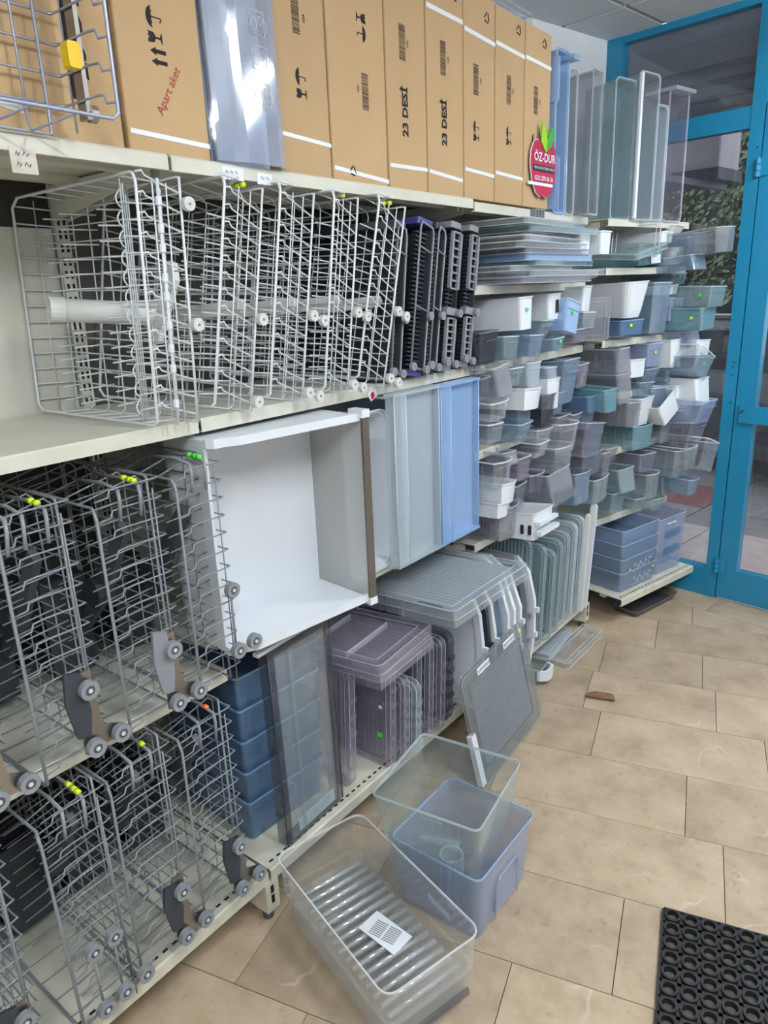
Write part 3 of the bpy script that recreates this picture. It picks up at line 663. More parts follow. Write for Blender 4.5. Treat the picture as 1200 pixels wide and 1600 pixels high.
# ------------------------------------------------------------ cutlery trays beside them
def tray(label, y, ln, T, Wd, fm, cm, caps=None, ladder=False, x=-1.25, seed=0, D=.42):
    t = thing('cutlery_tray', label, 'cutlery tray', (x, y, 1.3415), lean(ln), 'cutlery trays on the second shelf'); 
    # border frame
    for z0, z1 in ((0, .018), (Wd-.018, Wd)):
        part('end_bar', G().prism(rrect(-D, 0, -T, 0, .008), 'z', z0, z1), caps or fm, t)
    part('back_bar', G().box(-D, -D+.012, -T, 0, .018, Wd-.018), fm, t)
    part('floor_grid_edge', G().box(-D, 0, -.004, 0, .018, Wd-.018), cm, t)
    if ladder:
        for z0, z1 in ((.02, Wd*.36), (Wd*.56, Wd-.03)):
            g = G()
            for y0 in (-T, -.010): g.box(-.004, .006, y0, y0+.010, z0, z1)
            part('slide_frame', g, fm, t, kind='stuff')
            n = 7
            for k in range(n+1):
                z = z0+(z1-z0)*k/n; part('rung', G().box(-.002, .004, -T+.008, -.008, z-.0025, z+.0025), fm, t)
        part('corner_block', G().prism(rrect(-.02, .008, -T-.004, .004, .006), 'z', Wd*.38, Wd*.43), fm, t)
    else:
        part('side_wire', G().tube([(.006, -T+.004, .02), (.006, -T+.004, Wd-.03), (.004, -T+.012, Wd-.012), (.004, -.008, Wd-.02), (.006, -.004, Wd-.04), (.006, -.004, .02)], .0028, 6, True), 'wireg', t)
        for z in (.03, Wd*.45, Wd*.82): part('cross_bar', G().rod((.008, -T, z), (.008, 0, z-.012), .0024, 6), 'wireg', t)
    # combs
    for k in range(4):
        x0 = -.015-.1*k; g = G(); z = .03
        g.box(x0-.006, x0, -T*.55, -T*.45, .02, Wd-.02)
        while z < Wd-.03:
            g.box(x0-.008, x0+.004, -T*.92, -T*.15, z, z+.004); z += .0125
        part('comb', g, cm, t, kind='stuff')
    for z in (.022, Wd*.40): wheel(t, .016, -.004, z, .0125, 'wheelg', 'greyp', .011); 
    wheel(t, .016, -T+.002, .026, .0125, 'wheelg', 'greyp', .011)
    return t
tray('dark cutlery tray with a grey wire side, next to the white racks', 1.672, 8, .05, .435, 'greyd', 'charcoal')
tray('cutlery tray with purple end caps and dark combs', 1.79, 10, .075, .445, 'greyd', 'charcoal', 'purple')
tray('slim dark cutlery tray right of the purple capped one', 1.855, 10, .045, .44, 'charcoal', 'charcoal')
tray('grey plastic cutlery tray with ladder slides, left of its twin', 1.955, 9, .055, .445, 'greyp', 'charcoal', ladder=True)
tray('grey plastic cutlery tray with ladder slides, last before the clear shelves', 2.06, 9, .05, .44, 'greyp', 'charcoal', ladder=True)
# ============================================================ moulded bins, drawers, covers
def off2(ring, t):
    """offset a CCW ring of 3D points inwards in plan by t"""
    n = len(ring); out = []
    for i, p in enumerate(ring):
        a, b = ring[i-1], ring[(i+1) % n]
        d0 = Vector((p[0]-a[0], p[1]-a[1])); d1 = Vector((b[0]-p[0], b[1]-p[1]))
        if d0.length < 1e-7: d0 = d1
        if d1.length < 1e-7: d1 = d0
        n0 = Vector((-d0.y, d0.x)).normalized(); n1 = Vector((-d1.y, d1.x)).normalized()
        m = (n0+n1); m = m.normalized() if m.length > 1e-6 else n0
        k = t/max(.5, m.dot(n1)); out.append((p[0]+m.x*k, p[1]+m.y*k, p[2]))
    return out
def shell(g, rings, t):
    inner = [off2(r, t) for r in rings]
    inner[0] = [(p[0], p[1], p[2]+t) for p in inner[0]]
    k = len(rings); n = len(rings[0]); i0 = len(g.mi)
    g.loft(rings + inner[::-1], True, True)
    a = max(1, k-3) if k > 3 else k-1     # rim and flange are solid, denser plastic, lightened into painted bright edges
    for q in range(a*n, (k+1)*n if k > 3 else k*n): g.mi[i0+q] = 1
    return g
def rg(poly, z): return [(x, y, z(x, y) if callable(z) else z) for x, y in poly]
def bin_g(L, w, h, tp=.012, r=.02, t=.003, lip=.004, slant=0., bow=0., back=1., rnd_bottom=0., n=3):
    """open bin; front end at x=0, runs to -L; y 0..w. slant: bottom front set back; bow: bulged front; back: rear height ratio"""
    top = rrect(-L, 0, 0, w, r, n); bot = rrect(-L+tp, -tp-slant, tp, w-tp, max(r*.8, .003), n)
    if bow:
        def bw(poly, k):
            return [(x + (k*bow*(1-((y-w/2)/(w/2))**2) if x > -L*.35 else 0), y) for x, y in poly]
        m = 6; r_ = min(r, w*.2)
        def outline(x0, x1, y0, y1, k):
            pts = [(x1 + k*bow*(1-((2*j/m-1))**2), y0+(y1-y0)*j/m) for j in range(m+1)]
            return pts + [(x0, y1), (x0, y0)]
        top = outline(-L, 0, 0, w, 1); bot = outline(-L+tp, -tp-slant, tp, w-tp, .7)
    zt = (lambda x, y: h*(back + (1-back)*min(1, max(0, (x+L)/L)))) if back != 1 else h
    def lower(z, d): return (lambda x, y: z(x, y)-d) if callable(z) else z-d
    rings = []
    if rnd_bottom:
        inset = [(x*.94-(L*.03), w/2+(y-w/2)*.9) for x, y in bot]
        rings.append(rg(inset, 0)); rings.append(rg(bot, rnd_bottom))
    else: rings.append(rg(bot, 0))
    if lip:
        rings.append(rg(top, lower(zt, .005))); rings.append(off2(rg(top, lower(zt, .005)), -lip)); rings.append(off2(rg(top, zt), -lip))
    else: rings.append(rg(top, zt))
    return shell(G(), rings, t)
def sticker(o, x, y, z, nrm='x', s=.014, mat='green', rot=0):
    g = G()
    if nrm == 'x': g.box(x, x+.0012, y, y+s, z, z+s*.8)
    elif nrm == 'y': g.box(x, x+s, y-.0012, y, z, z+s*.8)
    else: g.box(x, x+s, y, y+s, z, z+.0012)
    return part('price_sticker', g, mat, o)
def bin_(name, label, mat, loc, rot, L, w, h, group=None, st=None, cat='bin', **k):
    o = part(name, bin_g(L, w, h, **k), mat, None, loc, rot); tag(o, label, cat, group)
    if st:
        side = st if isinstance(st, str) else st[0]; mt = 'yellow' if 'y' in side else 'green'
        if 'f' in side: sticker(o, .002+k.get('bow', 0), w*.35, h*.55, 'x', .016, mt)
        else: sticker(o, -.06, -.001, h*.5, 'y', .016, mt)
    return o
def lid_g(L, h, th, r=.03, frame=.018, rib=0, ribdir='z', ribm=0):
    """flat cover standing on edge: x -L..0, z 0..h, thickness th in y; raised border both sides, optional ribs"""
    out = rrect(-L, 0, 0, h, r, 4); inn = rrect(-L+frame, -frame, frame, h-frame, max(.004, r-frame*.6), 4)
    g = G(); n = len(out)
    def P(poly, y): return [(a, y, b) for a, b in poly]
    # border ring as closed loop section
    vs = P(out, 0)+P(out, th)+P(inn, th)+P(inn, 0); fs = []
    for k in range(4):
        k2 = (k+1) % 4; fs += [(k*n+j, k*n+(j+1) % n, k2*n+(j+1) % n, k2*n+j) for j in range(n)]
    g.add(vs, fs)
    g.prism([(a, b) for a, b in inn], 'y', th*.35, th*.65)
    g.cur = 1                       # added beads of lightened plastic, painting bright lines along the moulded edges
    for y in (0, th): g.tube(P(out, y), .0016, 4, True)
    g.tube(P(inn, 0 if frame < .04 else th), .0012, 4, True)
    g.cur = ribm
    if rib:
        k = rib
        if ribdir == 'z':
            x = -L+frame+k
            while x < -frame-k*.5: g.box(x-.0009, x+.0009, th*.2, th*.85, frame+.004, h-frame-.004); x += k
        else:
            z = frame+k
            while z < h-frame-k*.5: g.box(-L+frame+.004, -frame-.004, th*.15, th*.85, z-.0008, z+.0008); z += k
    return g
def lid(name, label, mat, loc, rot, L, h, th, group=None, cat='fridge shelf', **k):
    o = part(name, lid_g(L, h, th, **k), mat, None, loc, rot); return tag(o, label, cat, group)
# ------------------------------------------------------------ second bay, middle shelf
def freezer_drawer():
    t = thing('freezer_drawer', 'large white freezer drawer standing on its side with a grey front panel', 'drawer', (-1.414, .951, .7945), (0, 0, math.radians(-7)))
    Wd, Ln, dp = .505, .445, .205; y0 = .018
    part('drawer_base', G().box(0, .01, y0, Ln, 0, Wd), 'white', t)
    prof = [(.01, y0), (dp-.03, y0), (dp-.012, y0+.01), (dp-.012, .055), (dp, .085), (dp, Ln), (.01, Ln)]
    for z0 in (0, Wd-.009):
        s = part('side_wall', G().prism(prof, 'z', z0, z0+.009), 'white', t)
        zz = -.004 if z0 == 0 else Wd-.016
        g = G(); rim = [(dp-.03, y0), (dp-.012, y0+.01), (dp-.012, .055), (dp, .085), (dp, Ln+.02)]
        for (a, b), (c, d) in zip(rim, rim[1:]):
            g.prism([(a, b), (c, d), (c+.010, d), (a+.010, b)], 'z', zz, zz+.020)
        part('side_rim', g, 'white', s)
    part('rear_wall', G().box(.01, dp-.03, y0, y0+.008, .009, Wd-.009), 'white', t)
    fp = part('front_panel', G().prism([(.0, Ln), (dp+.012, Ln+.004), (dp+.012, Ln+.018), (.0, Ln+.014)], 'z', .006, Wd-.006), 'c_frostw', t)
    part('edge_strip', G().box(dp+.012, dp+.02, Ln-.002, Ln+.02, .006, Wd-.006), 'steelb', fp)
    for z in (-.012, Wd-.008): part('end_cap', G().box(dp-.03, dp+.022, Ln-.004, Ln+.022, z, z+.02), 'white', fp)
M['steelb'] = solid('bronze_trim', '6B6259', .35, metal=.4)
freezer_drawer()
def side_tray(label, mat, loc, rot, dep, w, h, r=.04, ribs=5):
    """shallow tray on edge, opening towards the room; y 0..w, z 0..h, depth dep"""
    g = shell(G(), [rg(rrect(.006, h-.006, .006, w-.006, r), 0), rg(rrect(0, h, 0, w, r), dep-.005), rg(rrect(-.005, h+.005, -.005, w+.005, r), dep-.005), rg(rrect(-.005, h+.005, -.005, w+.005, r), dep)], .004)
    for k in range(ribs):
        y = w*(k+1)/(ribs+1); g.box(.03, h-.03, y-.006, y+.006, .004, .008)
    g.xf(Matrix(((0, 0, 1, 0), (0, 1, 0, 0), (1, 0, 0, 0), (0, 0, 0, 1))))
    g.f = [f[::-1] for f in g.f]
    return tag(part('drawer_tray', g, mat, None, loc, rot), label, 'tray')
side_tray('white ribbed tray standing on its side behind the grey drawer panel', 'white', (-1.38, 1.415, .80), (0, 0, .02), .13, .20, .47)
def front_drawer(label, mat, y0, y1, z0, z1, xf, L=.38, lipm=None):
    t = thing('freezer_drawer', label, 'drawer', (xf, y0, z0), (0, 0, 0)); w, h = y1-y0, z1-z0
    # front panel with a stepped handle zone on its left
    part('front_panel', G().prism([(0, 0), (0, w*.24), (-.022, w*.26), (-.022, w-.004), (-.002, w-.004), (-.002, w), (-.030, w), (-.030, 0)], 'z', .006, h-.006), mat, t)
    for z in (0, h-.008): part('panel_edge', G().prism([(.003, -.003), (.003, w+.002), (-.034, w+.002), (-.034, -.003)], 'z', z, z+.008), mat, t)
    for y, xx in ((.0, .0), (w*.245, .0), (w*.265, -.021), (w-.001, -.002)): part('panel_bead', G().rod((xx, y, .004), (xx, y, h-.004), .0018, 5), mat+'_e', t)  # pale beads added as painted bright lines on the panel edges
    # drawer body lying on its side behind the panel
    g = G(); g.box(-L, -.034, w-.006, w-.002, .02, h-.02); g.box(-L, -.034, .02, w-.006, .014, .018); g.box(-L, -.034, .02, w-.006, h-.018, h-.014); g.box(-L, -L+.004, .02, w-.006, .018, h-.018)
    part('drawer_body', g, mat, t, kind='stuff')
    g = G()
    for k in range(14): g.box(.0002, .0012, w*.05, w*.20, .12+k*.02, .122+k*.02)
    part('scale_ribs', g, mat, t, kind='stuff')
front_drawer('pale frosted freezer drawer on its side, left of the blue drawer', 'c_frost', 1.578, 1.808, .80, 1.318, -1.20)
front_drawer('bright light blue freezer drawer on its side at the shelf end', 'c_bluev', 1.814, 2.042, .80, 1.315, -1.20)
# ------------------------------------------------------------ second bay, bottom shelf
for k in range(5):
    lab = ('lowest bin in the stack of deep blue bins beside the dish racks', 'second lowest bin of the deep blue stack beside the dish racks', 'middle bin of the deep blue stack beside the dish racks', 'second bin from the top of the deep blue stack', 'top bin of the deep blue stack beside the dish racks')[k]
    o = bin_('crisper_bin', lab, 'c_navy', (-1.30, 1.012, .1612+.094*k), (0, 0, math.radians(-3)), .36, .285, .135, 'stacked deep blue bins', tp=.012, r=.012, t=.003, lip=.003, slant=.006, cat='bin')
    if k == 2: part('grip_slot', G().prism(rrect(.10, .16, .05, .075, .008), 'x', -.004, .004), 'steel', o)
def cover_drawer():
    t = thing('freezer_drawer', 'tall clear drawer front with dark smoky edges standing before the blue bins', 'drawer', (-1.215, 1.06, .1612), (math.radians(1), 0, math.radians(2)))
    w, h = .235, .585
    out = rrect(0, w, 0, h, .008, 2); inn = rrect(.02, w-.02, .012, h-.012, .006, 2); n = len(out)
    vs = [(.0, a, b) for a, b in out]+[(-.035, a, b) for a, b in out]+[(-.035, a, b) for a, b in inn]+[(-.0, a, b) for a, b in inn]; fs = []
    for k in range(4):
        k2 = (k+1) % 4; fs += [(k*n+j, k2*n+j, k2*n+(j+1) % n, k*n+(j+1) % n) for j in range(n)]
    part('frame', G().add(vs, fs), 'c_dark', t)
    part('panel', G().prism(inn, 'x', -.006, -.002), 'c_grey', t)
    for y in (.0, .02, w-.02, w): part('edge_bead', G().rod((.0, y, .004), (.0, y, h-.004), .0016, 5), 'charcoal' if y in (.0, w) else 'c_dark', t)
    part('handle_ridge', G().box(-.002, .006, .068, .074, .012, h-.012), 'c_grey', t)
    part('top_rail', G().box(-.03, -.012, -.02, w+.004, h, h+.010), 'white', t)
    part('worn_label', G().box(-.0015, -.0005, .05, .2, .02, .06), 'c_frost', t)
cover_drawer()
PK = 'crisper covers standing on the bottom shelf'
def knobs(o, h, th, n=5):
    g = G()
    for k in range(n): g.box(-.004, .006, -.003, th+.003, h*(.15+.7*k/n), h*(.15+.7*k/n)+.014)
    part('edge_lugs', g, o.data.materials[0], o, kind='stuff')
for y, h, x, mt, lab, rb in ((1.345, .40, -1.235, 'c_pink', 'violet clear crisper cover standing first beside the clear drawer front', .02), (1.485, .37, -1.19, 'c_pink', 'ribbed violet crisper cover with green and white stickers, standing under the flat covers', .018), (1.525, .30, -1.165, 'c_pink', 'low clear crisper cover standing right of the stickered violet one', 0), (1.565, .27, -1.15, 'c_grey', 'lowest grey clear crisper cover in the standing row', 0), (1.625, .36, -1.19, 'c_smoke', 'smoky crisper cover with round lugs in the standing row', .05), (1.68, .36, -1.18, 'c_pink', 'violet crisper cover right of the smoky lugged one', .05), (1.735, .34, -1.17, 'c_pink', 'clear crisper cover third from the dark panel', 0), (1.80, .33, -1.18, 'c_dark', 'dark smoky panel with a fine grid standing in the cover row', .022)):
    o = lid('crisper_cover', lab, mt, (x, y, .1612), (math.radians(-3), 0, 0), .40, h, .024, PK, 'crisper cover', rib=rb, r=.03); knobs(o, h, .024)
    if h == .37:
        sticker(o, -.05, -.001, .10, 'y', .018); sticker(o, -.045, -.001, .20, 'y', .012, 'label')
def flat_cover(label, mat, loc, rot, L, w, th, rib, mark=False):
    g = lid_g(L, w, th, r=.02, frame=.03, rib=rib, ribdir='x' if mark else 'z', ribm=1); g.xf(Matrix(((1, 0, 0, 0), (0, 0, 1, 0), (0, -1, 0, th), (0, 0, 0, 1))))
    o = tag(part('crisper_cover', g, mat, None, loc, rot), label, 'crisper cover', 'crisper covers lying flat')
    part('front_skirt', G().box(-.004, .0, .0, w, -.022, th), mat, o); part('side_skirt', G().box(-L, 0, -.004, 0, -.022, th), mat, o)
    if mark: part('grip_mark', G().box(-.14, -.05, .010, .016, th, th+.0015), 'c_dark', o)
    return o
flat_cover('violet clear crisper cover lying flat on the standing ones', 'c_pink', (-1.10, 1.345, .585), (math.radians(1), math.radians(-1.5), math.radians(5)), .45, .29, .03, .14)
flat_cover('violet clear crisper cover lying flat at the very bottom of its pair', 'c_pink', (-1.11, 1.36, .553), (math.radians(1), math.radians(-1.5), math.radians(3)), .44, .28, .02, 0)
flat_cover('grey ribbed fridge tray lying flat, sticking out below the blue drawer', 'c_grey', (-1.02, 1.60, .668), (math.radians(1.5), math.radians(-3), math.radians(-2)), .42, .435, .03, .018, True)
# white and dark panels right of the covers
def curved_panel(label, mat, loc, rot, L, h, th, nose=.05, group='white plastic panels on the bottom shelf'):
    pts = [(-L, 0), (-.0, 0), (.012, h*.3), (.004, h*.62), (-nose*.5, h*.88), (-nose*1.4, h), (-L, h)]
    inn = [(-L+.02, .02), (-.022, .02), (-.012, h*.3), (-.018, h*.6), (-nose*.5-.022, h*.84), (-nose*1.4-.01, h-.02), (-L+.02, h-.02)]
    g = G(); n = len(pts); vs = [(a, 0, b) for a, b in pts]+[(a, th, b) for a, b in pts]+[(a, th, b) for a, b in inn]+[(a, 0, b) for a, b in inn]; fs = []
    for k in range(4):
        k2 = (k+1) % 4; fs += [(k*n+j, k*n+(j+1) % n, k2*n+(j+1) % n, k2*n+j) for j in range(n)]
    g.add(vs, fs)
    g.prism(inn, 'y', th*.4, th*.6)
    for z in (.12, .22): g.box(-.01, .022, th*.1, th*.9, z, z+.02)
    return tag(part('fridge_cover', g, mat, None, loc, rot), label, 'panel', group)
for y, mt, h, lab, nz in ((1.875, 'white', .40, 'white plastic fridge panel next to the dark grid cover', .03), (1.92, 'charcoal', .40, 'charcoal plastic panel between two white ones', .03), (1.96, 'whiteold', .41, 'off white slim panel right of the charcoal one', .04), (2.005, 'c_blue', .44, 'pale blue clear panel among the white plastic panels', .04), (2.055, 'white', .46, 'white panel with rounded nose, left of the curved pair', .08), (2.10, 'white', .47, 'white panel with curved nose, left one of the curved pair', .10), (2.15, 'white', .46, 'white panel with curved nose, right one of the curved pair', .10), (2.21, 'greyp', .45, 'grey plastic panel behind the curved white pair', .05), (2.27, 'white', .43, 'white curved panel leaning beside the teal ribbed shelf', .06)):
    curved_panel(lab, mt, (-1.135, y+.045, .1612), (math.radians(-6), 0, 0), .36, h, .018, nz)
# teal glass shelves
GG = 'glass shelves standing in the third bay'
for y, x, h, mt, lab, rb in ((2.40, -1.20, .48, 'c_teal', 'teal ribbed glass fridge shelf, nearest of the standing glass shelves', .016), (2.475, -1.17, .44, 'c_teal', 'teal glass fridge shelf second from the white panels', 0), (2.545, -1.16, .40, 'c_teal', 'lower teal glass shelf with rounded corner', 0), (2.62, -1.165, .42, 'c_teal', 'teal glass shelf in the middle of the standing group', 0), (2.70, -1.17, .43, 'c_grey', 'pale grey glass shelf right of the teal ones', 0), (2.78, -1.17, .45, 'c_frost', 'frosted pale green glass shelf near the corner', 0), (2.855, -1.17, .46, 'c_frost', 'frosted glass shelf last before the white rail', 0)):
    lid('glass_shelf', lab, mt, (x, y, .1512), (math.radians(-5), 0, 0), .42, h, .02, GG, rib=rb, ribm=1, r=.035, frame=.014)
o = part('trim_rail', G().prism([(-.03, 0), (0, 0), (.0, .48), (-.012, .49), (-.03, .485)], 'y', 0, .014), 'white', None, (-1.165, 2.955, .1512), (math.radians(-9), 0, 0)); tag(o, 'long white trim rail leaning at the end of the glass shelves', 'rail')
o = part('trim_rail', G().prism([(-.02, 0), (0, 0), (.0, .45), (-.012, .46), (-.02, .455)], 'y', 0, .012), 'whiteold', None, (-1.165, 2.905, .1512), (math.radians(-6), 0, 0)); tag(o, 'off white trim rail just left of the longer leaning rail', 'rail')
# ------------------------------------------------------------ panel leaning on the shelf front
def leaning():
    t = thing('glass_shelf', 'grey ribbed fridge shelf with two white labels leaning against the lower shelf', 'fridge shelf', (-1.02, 1.75, .003), (0, math.radians(-10), 0))
    L, h = .44, .40
    R = Matrix.Rotation(math.radians(5), 4, 'X')
    g = lid_g(L, h, .012, r=.03, frame=.045, rib=.0085, ribdir='x', ribm=1); g.xf(R @ Matrix(((0, 1, 0, 0), (-1, 0, 0, 0), (0, 0, 1, 0), (0, 0, 0, 1))) )
    zmin = min(v[2] for v in g.v); Tm = Matrix.Translation((0, 0, -zmin)); g.xf(Tm)
    part('shelf_plate', g, 'c_lean', t)
    def place(gg, name, mat): part(name, gg.xf(Tm @ R), mat, t)
    place(G().box(-.004, .016, -.012, .014, .01, h*.5), 'side_rail', 'white')
    for y in (.15, .33):
        place(G().box(.012, .0135, y-.05, y+.03, h-.036, h-.012), 'label', 'label')
        gg = G()
        for k in range(7): gg.box(.0136, .0142, y-.045+k*.011, y-.039+k*.011, h-.030, h-.018)
        place(gg, 'label_print', 'greyp')
    place(G().box(.012, .0135, .395, .408, h-.03, h-.016), 'price_sticker', 'yellow')
leaning()
# ------------------------------------------------------------ bins on the floor
M['c_rib'] = clear('clear_rib', 'F4F7F8', 'EEF3F6', .22, .4, rough=.15, spec=.22)  # milkier than the walls: bright rib highlights put into the colour
def big_bin():
    t = thing('vegetable_drawer', 'large clear vegetable drawer with ribbed floor, nearest on the floor', 'drawer', (-.914, 1.045, .001), (0, 0, math.radians(-16.6)))
    L, w, h = .49, .262, .205; x0 = -L/2
    def rr(i): return rrect(x0+i, L/2-i, -w/2+i, w/2-i, .03-i*.3, 4)
    g = shell(G(), [rg(rr(.022), 0), rg(rr(.012), .10), rg(rr(.004), .102), rg(rr(0), h-.005), rg(rr(-.003), h-.004), rg(rr(-.003), h)], .0028)
    part('drawer_shell', g, 'c_clear', t)
    inn = rr(.016)
    part('raised_floor', G().prism(inn, 'z', .078, .081), 'c_clear', t)
    for k in range(15):
        x = x0+.045+k*.0286
        prof = [(x-.009+.018*j/6, .081+.009*math.sin(math.pi*j/6)) for j in range(7)]
        g = G(); g.loft([[(a, y, b) for a, b in prof] for y in (-w/2+.03, w/2-.03)], True, True, True); g.sm[-2:] = [False]*2
        part('floor_rib', g, 'c_rib', t)
    lb = part('paper_label', G().obox((.03, .015, .0925), (.06*.96, .06*.2, 0), (-.034*.2, .034*.96, 0), (0, 0, .0004)), 'label', t)
    g = G()
    for k in range(8):
        for q in (0, 1): 
            c = Vector((.03, .015, .0932))+Vector((.9, .35, 0))*(.02*(q*2-1))+Vector((-.35, .9, 0))*(-.021+.006*k); g.obox(c, Vector((.9, .35, 0))*.017, Vector((-.35, .9, 0))*.0014, (0, 0, .0002))
    part('label_print', g, 'greyp', lb, kind='stuff')
    part('handle_strip', G().box(L/2-.012, L/2-.004, -w*.38, w*.38, .035, .052), 'c_dark', t)
    part('side_label', G().box(.06, .14, w/2-.005, w/2-.004, .15, .168), 'c_frost', t)
big_bin()
def blue_bin():
    t = thing('crisper_bin', 'lilac blue crisper bin on the floor with a clear bin set in it', 'bin', (-.85, 1.365, .001), (0, 0, 0))
    a, b, h = .135, .147, .205
    def rr(i): return rrect(-a+i, a-i, -b+i, b-i, .02, 3)
    part('bin_shell', shell(G(), [rg(rr(.014), 0), rg(rr(0), h-.004), rg(rr(-.003), h-.004), rg(rr(-.003), h)], .003), 'c_lilac', t)
    part('bin_rim', G().tube(rg(rr(-.002), h), .0022, 5, True), 'c_bluev', t)
    part('grip_recess', G().prism([(-.05, .02), (.05, .02), (.05, .11), (.035, .13), (-.035, .13), (-.05, .11)], 'x', a-.012, a-.006), 'c_lilac', t)
    part('grip_edge', G().tube([(a-.004, -.055, .01), (a-.002, -.055, .115), (a, -.04, .14), (a, .045, .14), (a-.002, .06, .115), (a-.004, .06, .01)], .003, 5), 'c_lilac', t)
    for k in range(8): part('wall_rib', G().box(-a+.03+k*.026, -a+.033+k*.026, -b+.004, -b+.007, .03, h-.02), 'c_lilac', t)
blue_bin()
def upper_bin():
    t = thing('crisper_bin', 'clear greenish crisper bin with wavy rim sitting in the lilac blue bin', 'bin', (-.878, 1.335, .075), (0, 0, math.radians(8)))
    a, b, h = .145, .145, .29
    def rr(i): return rrect(-a+i, a-i, -b+i, b-i, .018, 3)
    part('bin_shell', shell(G(), [rg(rr(.034), 0), rg(rr(.022), .12), rg(rr(.004), .20), rg(rr(0), h-.005), rg(rr(-.005), h-.005), rg(rr(-.005), h)], .0028), 'c_tealc', t)
    part('bin_rim', G().tube(rg(rr(-.004), h), .0026, 5, True), 'c_tealc', t)
    pts = [(-a+.02+k*.012, -b-.005, h-.012-(.006 if k % 2 else 0)) for k in range(9, 16)]
    part('wavy_edge', G().tube(pts, .0028, 5), 'c_tealc', t)
    for k in range(9): part('wall_rib', G().box(-a+.04+k*.021, -a+.044+k*.021, -b+.026, -b+.030, .03, .13), 'c_tealc', t)
    cup = part('moulded_cup', G().ring((.03, -.05, .07), (0, 0, 1), .032, .029, .05, 18), 'c_frost', t)
    part('cup_base', G().disc((.03, -.05, .046), (0, 0, 1), .029, .003, 18), 'c_frost', cup)
upper_bin()
# ------------------------------------------------------------ things lying on the floor by the shelf foot
o = part('door_bin', bin_g(.16, .10, .07, r=.012, tp=.006), 'c_teal', None, (-1.145, 2.44, .001), (0, 0, .1)); tag(o, 'small teal door bin with white front on the floor under the glass shelves', 'bin')
part('white_front', G().prism([(0, 0), (.03, .02), (.035, .05), (.03, .085), (.0, .10), (-.012, .10), (.018, .08), (.022, .05), (.018, .024), (-.012, .0)], 'z', .02, .065), 'white', o)
o = tag(part('crisper_cover', lid_g(.10, .40, .03, r=.015), 'c_clear', None, (-1.10, 2.62, .034), (math.radians(-90), 0, 0)), 'long clear tray pushed half under the glass shelves on the floor', 'tray')
o = tag(part('crisper_cover', lid_g(.12, .30, .02, r=.015), 'c_frost', None, (-1.17, 2.60, .06), (math.radians(-90), 0, math.radians(6))), 'frosted tray end peeking out above the long clear tray on the floor', 'tray')
o = tag(part('drawer_tray', bin_g(.16, .38, .035, r=.03), 'c_dark', None, (-1.03, 3.27, .002), (0, 0, R4)), 'dark smoky tray on the floor below the bay by the shop window', 'tray')
# wood scrap
g = G(); rings = []
for k in range(6):
    x = k/5; s = (.35, .8, 1, 1, .95, .9)[k]; c = Vector((-.055+.11*x, .006*math.sin(3*x), 0))
    rings.append([(c.x+.004*math.sin(k*2+j), c.y+.02*s*math.cos(2*math.pi*j/8), max(0, .010+.011*s*math.sin(2*math.pi*j/8)+.001*((j*k) % 3))) for j in range(8)])
tag(part('wood_scrap', g.loft(rings), 'wood', None, (-.905, 2.487, .001), (0, 0, .35)), 'small weathered piece of wood lying on the tiles', 'wood')
